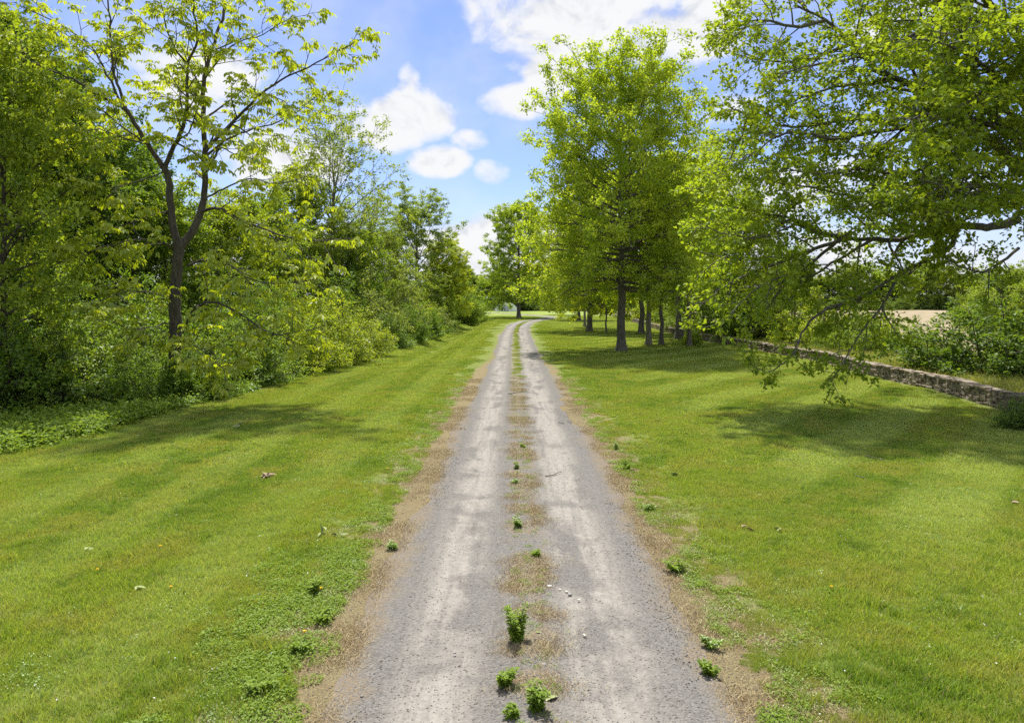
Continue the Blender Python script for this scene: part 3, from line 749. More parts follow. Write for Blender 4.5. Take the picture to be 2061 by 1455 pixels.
for px, d, sx, sz, grp, lab in far:
    p = rr.random() < .5; v = rr.uniform(.8, 1.15)
    c = rr.choice([G_MID, (.165, .235, .04), (.13, .195, .04)])
    tree_obj('far_tree', lab, FARP[p][0], FARP[p][1], spot(px, d), tuple(q * v for q in c), rr.random() * 6.28, (sx * 1.25, sx * 1.25, sz), grp)
for px, d, lab in ((1405, 78, 'hedgerow tree behind the wall, left of the dark shrub'), (1497, 66, 'dark-trunked hedgerow tree behind the wall and the low branch'),
                   (1450, 100, 'tall hedgerow tree rising behind the slim grey trees'), (1340, 112, 'hedgerow tree at the far end of the stone wall'), (1600, 82, 'hedgerow tree behind the drooping branch'),):
    tree_obj('hedgerow_tree', lab, W_WD2 if px != 1450 else W_MAP, C_WD2 if px != 1450 else C_MAP, (max(spot(px, d)[0], float(wall_x(d)) + 2.2), d, 0.0), G_MID, px * .1, (.8, .8, .85) if px != 1600 else (.6, .6, .6), 'hedgerow trees along the stone wall')

# ------------------------------------------------------------------ the drooping-leaved forked tree on the left
def traced(pl, pix, d0, d1, r0, r1, sides=8, per=4, jit=.018, thick=.68):
    n = len(pix); pts = []
    for i, (a, b) in enumerate(pix):
        t = i / (n - 1); pts.append(at3(a, b, d0 + (d1 - d0) * t))
    q = smooth_path(pts, per)
    for i in range(1, len(q) - 1): q[i] = q[i] + pl.rv() * jit
    m = len(q) - 1
    pl.w.tube(q, [(r0 + (r1 - r0) * (i / m) ** .8) * thick for i in range(m + 1)], sides)
    return q
def build_left_tree():
    pl = Plant(101); D = 29.0
    cfgA = [(.44, 2.3, 46, .16, .02, .75), (.30, .9, 45, .2, -.03, .8)]
    cfgB = [(.42, 1.7, 46, .16, .0, .65), (.28, .8, 45, .2, -.05, .8)]
    limbs = [([(352, 800), (352, 740), (353, 660), (352, 600), (356, 545), (362, 495)], D, D, .42, .30, None),
             ([(360, 510), (350, 460), (344, 420), (338, 361), (331, 338)], D, D, .25, .19, None),
             ([(362, 500), (386, 468), (404, 425), (412, 390), (412, 322), (410, 233), (412, 155), (427, 100), (447, 39), (462, -40), (480, -110)], D, D + 1, .27, .05, cfgA),
             ([(331, 340), (312, 312), (294, 285), (272, 250), (255, 221)], D, D - .7, .17, .13, None),
             ([(255, 222), (240, 180), (229, 144), (224, 90), (222, 39), (214, -40), (205, -110)], D - .7, D - 1, .11, .03, cfgA),
             ([(255, 222), (225, 205), (194, 190), (150, 162), (116, 148), (75, 130), (30, 112)], D - .7, D - 3, .10, .03, cfgA),
             ([(248, 215), (215, 150), (186, 97), (150, 68), (116, 47), (75, 27), (30, 5)], D - .8, D + 1.2, .08, .025, cfgA),
             ([(332, 338), (347, 300), (365, 264), (374, 225), (377, 190), (379, 128), (398, 80), (392, 30), (380, -40)], D, D - 2.5, .15, .04, cfgA),
             ([(379, 130), (350, 95), (330, 40), (320, -30)], D - 1.5, D - 3.5, .07, .02, cfgA),
             ([(414, 305), (440, 275), (466, 249), (492, 222), (516, 198), (563, 163), (621, 136), (680, 105), (726, 80)], D, D - 2.5, .13, .025, cfgB),
             ([(415, 315), (450, 285), (495, 265), (545, 250), (600, 225), (640, 190)], D, D + 2.5, .09, .02, cfgA),
             ([(412, 160), (440, 120), (480, 85), (530, 70), (590, 30)], D + .6, D - 1, .07, .02, cfgA),
             ([(408, 425), (428, 420), (450, 423), (485, 443), (544, 466), (602, 482), (650, 484), (700, 480)], D, D - 4, .11, .02, cfgB),
             ([(375, 655), (384, 632), (400, 615), (430, 609), (466, 621), (505, 648), (551, 672), (600, 668), (655, 655)], D, D - 4.5, .10, .02, cfgB),
             ([(378, 535), (412, 524), (440, 530), (466, 536), (500, 560), (560, 570), (635, 562)], D, D - 3, .08, .02, cfgB),
             ([(345, 664), (365, 682), (388, 695), (415, 703), (430, 712), (440, 735), (456, 742)], D - .2, D - 4, .06, .012, cfgB),
             ([(348, 503), (330, 490), (311, 483), (264, 484), (220, 495), (165, 510)], D, D - 3, .08, .02, cfgB),
             ([(340, 425), (318, 430), (291, 439), (249, 454), (215, 465)], D, D - 2.5, .06, .02, cfgB),
             ([(334, 345), (295, 360), (240, 375), (190, 385), (150, 388)], D, D - 2.8, .06, .02, cfgB),
             ([(352, 650), (330, 652), (300, 660), (255, 660), (205, 640)], D, D - 4, .05, .015, cfgB),
             ([(350, 600), (310, 590), (260, 585), (215, 600)], D, D - 4, .05, .015, cfgB),
             ([(412, 400), (450, 380), (500, 360), (560, 370), (630, 350)], D, D + 1.5, .07, .02, cfgB),
             ([(410, 240), (380, 215), (330, 195), (290, 200)], D, D + 2.5, .06, .02, cfgA),
             ([(300, 290), (250, 280), (200, 260), (150, 270)], D - .4, D + 1.5, .06, .02, cfgB),
             ([(290, 285), (245, 255), (205, 220), (170, 215)], D - .5, D - 3.5, .06, .02, cfgB),
             ([(412, 340), (440, 300), (470, 310), (510, 320)], D, D - 4, .06, .02, cfgB),
             ]
    for pix, d0, d1, r0, r1, cfg in limbs:
        q = traced(pl, pix, d0, d1, r0, r1, 10 if r0 > .2 else 6)
        if cfg: pl.ramify(q, r0 * .6, r1 * .6, 0, cfg, .16)
    g = np.random.default_rng(4)
    # compound leaves: five drooping leaflets each
    tw = np.array([[tuple(a), tuple(b), tuple(c)] for a, b, c in pl.tw]); print('left twigs', len(tw))
    n = g.poisson(5.0, len(tw)); i = np.repeat(np.arange(len(tw)), n); N = len(i)
    t = .35 + .7 * g.random(N); p = tw[i, 0] + (tw[i, 2] - tw[i, 0]) * t[:, None] + g.normal(0, .05, (N, 3))
    az = g.random(N) * 6.283; rd = np.stack([np.cos(az), np.sin(az), np.full(N, .15)], -1) + (tw[i, 2] - tw[i, 0]) * .8
    rd /= np.linalg.norm(rd, axis=1, keepdims=True); sd = np.cross(rd, [0, 0, 1.0])
    C = []; A = []; Nm = []; Ls = []; lv = []
    cl = g.random(N)
    for (f, sg, l) in ((.35, 1, .8), (.38, -1, .8), (.72, 1, 1.0), (.75, -1, 1.0), (1.0, 0, 1.15)):
        C.append(p + rd * (.24 * f) - np.array([0, 0, .08 * f * f]))
        a = rd * (.55 if sg else .8) + sd * sg * .75; a[:, 2] -= g.uniform(.35, 1.3, N)
        A.append(a); nm = rd * .7 + g.normal(0, .25, (N, 3)); nm[:, 2] += .7; Nm.append(nm)
        Ls.append(.18 * l * g.uniform(.8, 1.2, N)); lv.append(np.clip(.5 * cl + .5 * g.random(N), 0, 1))
    C = np.concatenate(C); A = np.concatenate(A); Nm = np.concatenate(Nm); Ls = np.concatenate(Ls)
    base = Vector(spot(352, D)); off = np.array(base)
    t = thing('hickory_tree', 'large forked tree with drooping yellow-green leaves and dark trunk on the left', 'tree', base)
    wm = mesh_np('hickory_wood', np.array(pl.w.v) - off, pl.w.f, bark_mat('bark_hickory', (.04, .033, .026), (.13, .11, .088)), smooth=True); obj('trunk', wm, t)
    cm = leaf_mesh('hickory_crown', M_LEAFY, C - off, A, Nm, Ls, Ls * .50, np.concatenate(lv), fine=True); obj('crown', cm, t, color=(.255, .335, .026))
build_left_tree()

# ------------------------------------------------------------------ the great spreading tree on the right
def build_right_tree():
    pl = Plant(202); D = 28.0
    cfg = [(.37, 2.5, 48, .13, -.012, .42), (.24, 1.0, 46, .18, -.03, .5)]
    cfl = [(.38, 1.5, 52, .17, -.03, .85), (.26, .75, 48, .22, -.05, .9)]
    limbs = [([(2135, 805), (2110, 700), (2090, 590), (2078, 500), (2074, 430), (2072, 350), (2068, 230), (2062, 110), (2030, 50), (1987, 5), (1940, -70), (1900, -160), (1880, -260)], D, D, .38, .06, cfg),
             ([(2056, 350), (2017, 303), (1977, 270), (1911, 241), (1868, 198), (1842, 175), (1796, 155), (1759, 138), (1712, 85), (1660, 40), (1600, 10)], D, D - 1, .27, .04, cfg),
             ([(2060, 300), (2000, 230), (1941, 178), (1895, 148), (1838, 119), (1780, 70), (1740, 10)], D + .5, D + 4, .16, .04, cfg),
             ([(1985, 210), (1940, 165), (1914, 132), (1897, 76), (1880, 10), (1870, -70)], D + 1, D + 4, .12, .04, cfg),
             ([(2035, 45), (1977, 40), (1921, 46), (1888, 43), (1862, 56), (1822, 79), (1779, 96), (1720, 120), (1640, 130), (1560, 150)], D, D - 3.5, .14, .025, cfg),
             ([(2025, 45), (1961, 20), (1895, 3), (1820, -20), (1740, -30), (1650, -60)], D, D + 2, .13, .03, cfg),
             ([(1911, 245), (1880, 262), (1829, 257), (1763, 244), (1740, 241), (1687, 244), (1614, 254), (1565, 251), (1525, 237), (1470, 230), (1420, 215)], D - .5, D - 1.5, .13, .02, cfg),
             ([(1895, 237), (1842, 254), (1796, 260), (1730, 274), (1674, 280), (1598, 267), (1538, 280), (1482, 310), (1430, 330)], D - .6, D - 4.5, .11, .02, cfg),
             ([(1800, 158), (1789, 162), (1746, 171), (1680, 175), (1631, 191), (1558, 214), (1500, 240), (1440, 260)], D - .8, D + 1.5, .10, .02, cfg),
             ([(1712, 88), (1660, 110), (1590, 125), (1500, 120), (1430, 110)], D - 1, D + 1, .09, .02, cfg),
             ([(1660, 42), (1590, 55), (1510, 40), (1440, 50), (1400, 60)], D - 1, D - 3, .08, .02, cfg),
             ([(1620, 15), (1560, -20), (1480, -30), (1410, -10)], D - 1, D + 2, .08, .02, cfg),
             ([(2048, 440), (2010, 455), (1977, 456), (1926, 456), (1881, 458), (1849, 472), (1810, 482), (1753, 482), (1705, 479), (1650, 470), (1590, 440), (1530, 430), (1470, 420), (1420, 410)], D, D - 2, .20, .02, cfg),
             ([(1926, 460), (1905, 505), (1850, 530), (1795, 560), (1737, 598), (1705, 610), (1650, 628), (1615, 670), (1592, 716), (1560, 739), (1528, 750)], D - .7, D - 3.5, .12, .012, cfl),
             ([(1705, 480), (1640, 500), (1560, 530), (1500, 548), (1465, 564), (1432, 577), (1405, 596), (1385, 608), (1360, 614)], D - 1.8, D - 3, .09, .012, cfl),
             ([(1680, 490), (1620, 540), (1560, 590), (1520, 640), (1480, 690)], D - 1.5, D - 3, .08, .012, cfl),
             ([(1810, 550), (1780, 610), (1740, 660), (1700, 720), (1672, 770)], D - 1.5, D - 4.5, .07, .008, cfl),
             ([(1860, 470), (1800, 440), (1730, 400), (1650, 380), (1570, 370), (1500, 360), (1440, 370)], D - .8, D + 2, .09, .02, cfg),
             ([(1977, 275), (1930, 310), (1870, 340), (1800, 350), (1730, 340), (1650, 350), (1560, 340)], D, D - 4, .10, .02, cfg),
             ([(2030, 310), (1990, 350), (1940, 380), (1880, 395), (1820, 400), (1760, 410)], D, D - 5, .10, .02, cfg),
             ([(2048, 420), (2000, 410), (1940, 425), (1870, 430)], D, D - 6, .09, .02, cfg),
             ([(2070, 300), (1990, 250), (1900, 230), (1820, 240)], D, D - 7, .11, .025, cfg), ([(2072, 380), (2000, 370), (1930, 380), (1850, 360)], D, D - 7.5, .10, .025, cfg), ([(2064, 220), (2000, 150), (1930, 100), (1850, 80)], D, D - 7, .11, .025, cfg),
             ([(2064, 330), (2200, 270), (2380, 230), (2600, 210)], D, 18.0, .13, .03, cfg), ([(2066, 250), (2150, 150), (2280, 60), (2450, 20)], D, 19.0, .12, .03, cfg),
             ([(2062, 200), (2100, 100), (2170, -10), (2260, -120)], D, 20.0, .12, .03, cfg), ([(2064, 380), (2160, 340), (2300, 330), (2450, 350)], D, 20.5, .12, .03, cfg), ([(2063, 120), (2090, -20), (2110, -160), (2120, -300)], D, 21.0, .12, .03, cfg),
             ([(1753, 484), (1690, 520), (1620, 560), (1560, 560), (1500, 590), (1440, 640)], D - 1.4, D - 5, .07, .012, cfl),
             ([(1590, 442), (1530, 470), (1470, 500), (1410, 530), (1365, 560)], D - 1.8, D - .5, .06, .012, cfl),
             ([(1650, 472), (1600, 455), (1520, 480), (1440, 470), (1380, 450)], D - 1.6, D - 5, .06, .012, cfl),
             ([(1470, 232), (1440, 290), (1400, 340), (1370, 380)], D - 1.5, D - 2, .05, .012, cfg),
             ([(2050, 500), (2000, 540), (1960, 545), (1905, 520)], D, D - 3, .07, .02, cfl),
             ([(2062, 200), (2010, 170), (1960, 110), (1930, 60)], D, D - 6, .12, .03, cfg),
             ([(2062, 260), (2030, 230), (1990, 200), (1930, 215)], D, D - 6, .11, .03, cfg),
             ([(2060, 300), (2110, 240), (2180, 200), (2260, 180)], D, D - 2, .16, .03, cfg),
             ([(2058, 350), (2120, 310), (2200, 300), (2300, 320)], D, D + 3, .16, .03, cfg),
             ([(2061, 150), (2120, 60), (2180, -40), (2230, -120)], D, D, .15, .03, cfg),
             ([(2050, 430), (2110, 420), (2190, 440), (2270, 470)], D, D - 3, .13, .02, cfg),
             ([(1990, 5), (2020, -80), (2060, -180)], D, D + 3, .12, .03, cfg), ([(1930, -90), (1850, -130), (1760, -160), (1680, -170)], D, D - 1, .09, .03, cfg),
             ([(1960, -40), (1900, -60), (1800, -90), (1720, -110)], D, D - 5, .09, .03, cfg), ([(1900, -150), (1840, -220), (1770, -260)], D, D + 2, .08, .03, cfg),
             ([(2060, 250), (2000, 260), (1950, 290), (1890, 330)], D, D + 5, .12, .03, cfg), ([(2050, 400), (1980, 400), (1900, 390), (1800, 380), (1700, 410)], D, D + 6, .12, .02, cfg),
             ]
    for i, (pix, d0, d1, r0, r1, c) in enumerate(limbs):
        pix = [((1600 - (1600 - a) * (.72 if b < 400 else .86)) if a < 1600 else a, b) for a, b in pix]
        q = traced(pl, pix, d0, d1, r0, r1, 12 if i == 0 else 7, 4, .025, .95)
        pl.ramify(q, r0, r1, 0, c, .45 if i == 0 else .16)
    # bare hanging twigs
    for (a, b, c_, e) in (((1690, 690), (1705, 770), (1703, 790), 24), ((1480, 470), (1470, 540), (1462, 560), 25), ((2000, 60), (1995, 95), (2000, 105), 26), ((1770, 250), (1790, 330), (1775, 350), 25), ((1640, 610), (1690, 700), (1650, 760), 24.5)):
        traced(pl, [a, b, c_], e + 1, e, .02, .006, 4, 4, .04)
    print('right twigs', len(pl.tw))
    base = Vector(spot(2135, D)); off = np.array(base)
    t = thing('spreading_tree', 'great spreading tree on the right with heavy limbs reaching over the lawn', 'tree', base)
    obj('trunk', mesh_np('spreading_wood', np.array(pl.w.v) - off, pl.w.f, M_TWIG, smooth=True), t)
    me = crown_mesh('spreading_crown', M_LEAF, pl, 15.5, .165, .13, .105, 31, droop=.1, tip=.55, up=1.1)
    o = obj('crown', me, t, color=(.185, .270, .026)); o.matrix_parent_inverse = Matrix.Translation(-base)
build_right_tree()

# ------------------------------------------------------------------ shrubs
def grow_shrub(seed, H, R, stems, cfg, spread=35):
    pl = Plant(seed); r = pl.r
    for j in range(stems):
        ph = j * 2.4 + r.uniform(-.4, .4); a = math.radians(spread * math.sqrt((j + .5) / stems) * 2 * r.uniform(.8, 1.1))
        d = Vector((math.cos(ph) * math.sin(a), math.sin(ph) * math.sin(a), math.cos(a)))
        L = 1 / math.sqrt((math.sin(a) / R) ** 2 + (math.cos(a) / H) ** 2) * r.uniform(.75, 1.05)
        q = pl.path(Vector((math.cos(ph) * .25, math.sin(ph) * .25, -.05)), d, L, 6, .09, .02)
        pl.limb(q, .035, .01, 5); pl.ramify(q, .03, .01, 0, cfg, .12)
    return pl
SH = []
for sd, H, R, st, per, L, W, mt in ((61, 4.2, 2.9, 28, 13, .14, .095, M_LEAF), (62, 3.2, 2.7, 28, 13, .135, .09, M_GLOSSY), (63, 5.2, 2.6, 28, 13, .15, .10, M_LEAF)):
    pl = grow_shrub(sd, H, R, st, [(.27, 1.3, 48, .17, .0, .9), (.19, .55, 48, .2, -.02, .9)], 42)
    print('shrub twigs', len(pl.tw))
    SH.append((pl.w.mesh('shrub_wood', M_BARKD), crown_mesh('shrub_foliage', mt, pl, per, L, W, .11, sd)))
for sd, H, Rr, mt in ((64, 8.6, 4.0, M_LEAF), (65, 7.4, 4.2, M_LEAF)):
    pl = grow_shrub(sd, H, Rr, 30, [(.42, 2.0, 46, .16, .01, .9), (.28, .8, 48, .2, -.01, .9)], 40)
    SH.append((pl.w.mesh('bank_wood', M_BARKD), crown_mesh('bank_foliage', mt, pl, 15, .18, .125, .16, sd)))
def blossom(pl_seed, R, H, n):
    g = np.random.default_rng(pl_seed); a = g.random(n) * 6.283; e = np.arcsin(g.random(n) * .9)
    c = np.stack([np.cos(a) * np.cos(e) * R, np.sin(a) * np.cos(e) * R, np.sin(e) * H], -1) * g.uniform(.8, 1.0, (n, 1))
    c = np.repeat(c, 3, 0) + g.normal(0, .07, (n * 3, 3))
    return leaf_mesh('blossom', M_WHITE, c, g.normal(0, 1, (n * 3, 3)), g.normal(0, 1, (n * 3, 3)) + np.array([0, 0, 1]), .075, .06, np.zeros(n * 3))
B_FLOWER = blossom(3, 2.75, 3.2, 70)
GW_NAME = 'shrubs growing behind the stone wall'
def shrub(kind, px, d, color, label, s=1.0, sz=None, group=None, flowers=False, rz=None, name='shrub', dx=0.0):
    loc = spot(px, d)
    if group == GW_NAME and d > 30:
        xw = float(wall_x(d)) + 2.5 * s; loc = (max(loc[0], xw), d, gz(max(loc[0], xw), d))
    t = thing(name, label, 'shrub', loc, group, px * .7 if rz is None else rz, (s, s, sz or s))
    obj('stems', SH[kind][0], t); obj('foliage', SH[kind][1], t, color=color)
    if flowers: obj('blossom', B_FLOWER, t)
    return t
GT = 'shrubs of the thicket along the left lawn'
GLO = (.145, .23, .045); HON = (.235, .315, .038); OLV = (.17, .235, .07); DRK = (.108, .19, .024)
for a in ((0, -70, 24.5, DRK, 'leafy shrub at the left picture edge under the vine-hung tree', 1.0, 1.0),
          (1, 60, 27, GLO, 'glossy dark shrub behind the weed patch at far left', 1.0, 1.05),
          (2, 130, 30, GLO, 'tall shiny-leaved shrub at far left catching pale glints', 1.05, 1.0),
          (1, 225, 30.5, GLO, 'shiny-leaved shrub left of the forked tree trunk', 1.05, 1.2),
          (2, 290, 34, DRK, 'tall dark shrub behind the forked tree on its left', 1.0, 1.0),
          (0, 290, 27.5, DRK, 'low dark shrub in front of the forked tree, on its left', .62, .5),
          (0, 400, 29.5, DRK, 'rounded dark shrub at the foot of the forked tree, on its right', .6, .55),
          (2, 430, 37, DRK, 'dark green shrub behind the forked tree on its right', 1.1, 1.0),
          (0, 490, 34.5, GLO, 'green honeysuckle shrub under the low right limb', .85, .85),
          (2, 545, 44, GLO, 'tall green shrub above the honeysuckle shrubs', 1.15, 1.1),
          (0, 600, 40, HON, 'honeysuckle shrub with white blossom leaning over the lawn', .95, .85),
          (0, 668, 46, (.21, .285, .04), 'broad light-green honeysuckle shrub with white blossom', 1.05, .95),
          (1, 720, 52, HON, 'honeysuckle shrub with a few white flowers beyond the broad one', .9, .95),
          (1, 655, 56, DRK, 'round dark shrub standing above the honeysuckle hedge', 1.25, 1.75),
          (2, 740, 62, OLV, 'grey-green tall shrub in the middle of the thicket', 1.2, 1.25),
          (1, 770, 60, DRK, 'dark low shrub at the lawn edge in the middle of the thicket', .8, .8),
          (2, 795, 75, OLV, 'open grey-green shrub with visible stems', 1.2, 1.15),
          (0, 815, 68, G_DEEP, 'deep green shrub bulging over the lawn edge', .9, .8),
          (2, 835, 84, HON, 'yellow-green tall shrub before the small oak', 1.1, .95),
          (0, 845, 78, G_DEEP, 'shrub with white blossom near the small yellow-green oak', .95, .85),
          (1, 868, 92, OLV, 'grey shrub next to the thin dark-stemmed tree', 1.0, 1.05),
          (1, 930, 128, G_DEEP, 'shrub to the right of the small yellow-green oak', 1.0, 1.1),
          (0, 955, 138, G_DEEP, 'last shrub of the thicket before the bend of the drive', 1.1, 1.0),
          (0, 915, 134, G_MID, 'shrub behind the small yellow-green oak stem', 1.2, 1.15)):
    shrub(a[0], a[1], a[2], a[3], a[4], a[5], a[6], GT, flowers=('blossom' in a[4] or 'white flowers' in a[4]))
for a in ((3, 470, 46, G_DEEP, 'tall bushy growth right of the forked trunk, behind the honeysuckle', 1.0, .95), (4, 560, 54, G_MID, 'rounded bank of green growth below the round-topped forest tree', 1.1, 1.1),
          (3, 640, 64, (.17, .25, .035), 'bright bushy growth at the foot of the tall airy maple', 1.15, 1.05), (4, 715, 68, DRK, 'deep green rounded growth in the middle of the bank', 1.05, 1.2),
          (3, 770, 80, OLV, 'grey-green bushy growth below the rounded maple', 1.1, 1.15), (4, 820, 92, (.19, .27, .04), 'light bushy growth left of the small yellow-green oak', 1.1, 1.15),
          (3, 862, 104, G_MID, 'bushy growth behind the thin dark-stemmed tree', 1.05, 1.0), (4, 600, 47, HON, 'spreading yellow-green growth above the blossoming honeysuckle', .8, .72),
          (3, 520, 40, G_DEEP, 'dense green growth above the low right limb', .8, .72), (4, 925, 125, G_MID, 'bushy growth right of the small yellow-green oak', 1.0, 1.05),
          (4, 40, 33, GLO, 'broad dark growth filling the far left behind the glossy shrubs', .9, .95), (3, 200, 36, DRK, 'tall dark growth left of the forked trunk', .85, .85), (4, 310, 40, G_MID, 'bushy growth straight behind the forked trunk', .8, .9)):
    shrub(a[0], a[1], a[2], a[3], a[4], a[5], a[6], GT, name='tall_shrub')
GW = 'shrubs growing behind the stone wall'
for a in ((3, 1985, 82, G_MID, 'tall green bush at the field edge, left of the trunk at the right edge', .8, .85), (4, 2040, 70, (.17, .25, .035), 'bright tall bush at the field edge by the right picture edge', 1.0, .95)):
    shrub(a[0], a[1], a[2], a[3], a[4], a[5], a[6], GW, name='tall_shrub')
for a in ((2, 1845, 56, G_MID, 'leafy shrub behind the wall at the middle of the field gap', .5, .5),
          (2, 1625, 58, HON, 'tall light shrub behind the wall above the hanging branch tips', 1.0, .95), (0, 1560, 62, G_MID, 'mid-green shrub behind the wall right of the dark rounded shrub', 1.1, 1.1),
          (1, 1720, 70, G_MID, 'low shrub at the field edge behind the open tree-like shrub', 1.1, .9),
          (2, 2000, 34, (.085, .15, .022), 'big tangled shrub behind the wall at the right edge', 1.5, 1.05),
          (1, 1890, 37, HON, 'light shrub behind the wall left of the big tangled shrub', .55, .6),
          (2, 1757, 48, G_MID, 'small open tree-like shrub standing in the tall weeds behind the wall', .8, .85),
          (0, 1690, 52, G_MID, 'bushy shrub behind the wall where the branch droops', .7, .65),
          (0, 1480, 64, DRK, 'dark rounded shrub behind the wall, right of the slim grey trees', 1.2, 1.0),
          (0, 1420, 72, DRK, 'dark shrub behind the wall near the ivy-footed tree', 1.0, .9),
          (1, 1335, 88, G_MID, 'pale green shrub over the far part of the wall', 1.0, .9),
          (0, 1300, 105, G_MID, 'shrub over the wall behind the double-trunked oak', 1.2, 1.0),
          (0, 1275, 130, HON, 'shrub at the far end of the wall', 1.3, 1.2),
          (1, 2075, 21.2, G_DEEP, 'low leafy bush in front of the wall at the right edge', .32, .30)):
    shrub(a[0], a[1], a[2], a[3], a[4], a[5], a[6], GW)
shrub(0, 1393, 60.5, G_OAK2, 'leafy sprouts round the foot of the slim tree by the wall', .32, .42, None)
shrub(1, 1158, 150, G_MID, 'small round bush beside the far stout oak', .35, .35, None)
for i, px in enumerate((930, 965, 1060, 1090, 1125, 1160, 1200, 1240, 1270)):
    shrub(i % 3, px, 268 + (i * 7) % 9, (.105, .18, .03), '%s undergrowth shrub from the left at the foot of the wood beyond the bend' % ORD[i], 2.2, 1.5, 'undergrowth shrubs behind the bend of the drive', name='undergrowth_shrub')
for i, px in enumerate(range(1320, 2110, 42)):
    shrub(i % 3, px, 236 + (i * 5) % 7, (.115, .185, .035), '%s undergrowth shrub from the left below the tree row across the field' % ORD[i], 2.2, 1.2, 'undergrowth shrubs across the field', name='undergrowth_shrub')

# ------------------------------------------------------------------ white hoop house in the clearing
def build_hoop():
    d = 256.0; c = spot(1019, d)
    t = thing('hoop_house', 'white arched hoop house half hidden among far trunks', 'building', c)
    R, Lh, Hh = 4.2, 9.0, 3.3
    def arc(x0, x1, y0, y1, sc):
        v = []; f = []; n = 18
        for i in range(n + 1):
            a = math.pi * i / n
            for yy in (y0, y1): v.append((math.cos(a) * R * sc, yy, math.sin(a) * Hh * sc))
        for i in range(n): f.append((2 * i, 2 * i + 1, 2 * i + 3, 2 * i + 2))
        return v, f
    v, f = arc(0, 0, 0, Lh, 1.0); obj('cover', mesh_np('cover', v, f, plain_mat('white_film', (.72, .74, .74), (.8, .82, .82), 1.0, .4), smooth=True), t)
    fan_v = [(0, 0.02, 0)] + [(math.cos(math.pi * i / 18) * R * .99, .02, math.sin(math.pi * i / 18) * Hh * .99) for i in range(19)]
    obj('end_panel', mesh_np('end_panel', fan_v, [(0, i + 1, i + 2) for i in range(18)], plain_mat('grey_film', (.72, .74, .73), (.8, .82, .8), 1.0, .4)), t)
    dv = [(-.9, -.06, 0), (.9, -.06, 0), (.9, -.06, 2.1), (-.9, -.06, 2.1), (-.9, .0, 0), (.9, .0, 0), (.9, .0, 2.1), (-.9, .0, 2.1)]
    obj('door', mesh_np('door', dv, [(0, 1, 2, 3), (1, 5, 6, 2), (0, 3, 7, 4), (3, 2, 6, 7)], plain_mat('door_grey', (.35, .37, .36), (.42, .44, .43))), t)
    for yy in (0, Lh):
        w = Wood(); w.tube([Vector((math.cos(math.pi * i / 18) * R * 1.01, yy, math.sin(math.pi * i / 18) * Hh * 1.01)) for i in range(19)], [.06] * 19, 5)
        obj('hoop', w.mesh('hoop', plain_mat('galvanised', (.5, .5, .5), (.6, .6, .6))), t)
build_hoop()

# ------------------------------------------------------------------ grass and ground cover (uncountable: one object each)
def scatter(name, label, pts, rot, scl, idx, protos):
    """one object whose geometry nodes put the prototype meshes on its points"""
    me = bpy.data.meshes.new(name); n = len(pts); me.vertices.add(n)
    me.vertices.foreach_set('co', np.asarray(pts, np.float32).ravel())
    a = me.attributes.new('rot', 'FLOAT_VECTOR', 'POINT'); a.data.foreach_set('vector', np.asarray(rot, np.float32).ravel())
    a = me.attributes.new('scl', 'FLOAT', 'POINT'); a.data.foreach_set('value', np.asarray(scl, np.float32))
    a = me.attributes.new('idx', 'INT', 'POINT'); a.data.foreach_set('value', np.asarray(idx, np.int32))
    o = obj(name, me); tag(o, label, kind='stuff')
    c = bpy.data.collections.new(name + '_patterns')
    for i, p in enumerate(protos):
        q = bpy.data.objects.new('%s_pattern_%02d' % (name, i), p); c.objects.link(q)
    ng = bpy.data.node_groups.new(name, 'GeometryNodeTree')
    ng.interface.new_socket('Geometry', in_out='INPUT', socket_type='NodeSocketGeometry'); ng.interface.new_socket('Geometry', in_out='OUTPUT', socket_type='NodeSocketGeometry')
    N = ng.nodes; gi = N.new('NodeGroupInput'); go = N.new('NodeGroupOutput'); ip = N.new('GeometryNodeInstanceOnPoints')
    ci = N.new('GeometryNodeCollectionInfo'); ci.inputs[0].default_value = c; ci.inputs['Separate Children'].default_value = True; ci.inputs['Reset Children'].default_value = True
    def na(nm, ty): x = N.new('GeometryNodeInputNamedAttribute'); x.data_type = ty; x.inputs[0].default_value = nm; return x.outputs[0]
    ng.links.new(gi.outputs[0], ip.inputs['Points']); ng.links.new(ci.outputs[0], ip.inputs['Instance']); ip.inputs['Pick Instance'].default_value = True
    ng.links.new(na('idx', 'INT'), ip.inputs['Instance Index']); ng.links.new(na('rot', 'FLOAT_VECTOR'), ip.inputs['Rotation']); ng.links.new(na('scl', 'FLOAT'), ip.inputs['Scale'])
    ng.links.new(ip.outputs[0], go.inputs[0])
    md = o.modifiers.new('scatter', 'NODES'); md.node_group = ng
    return o
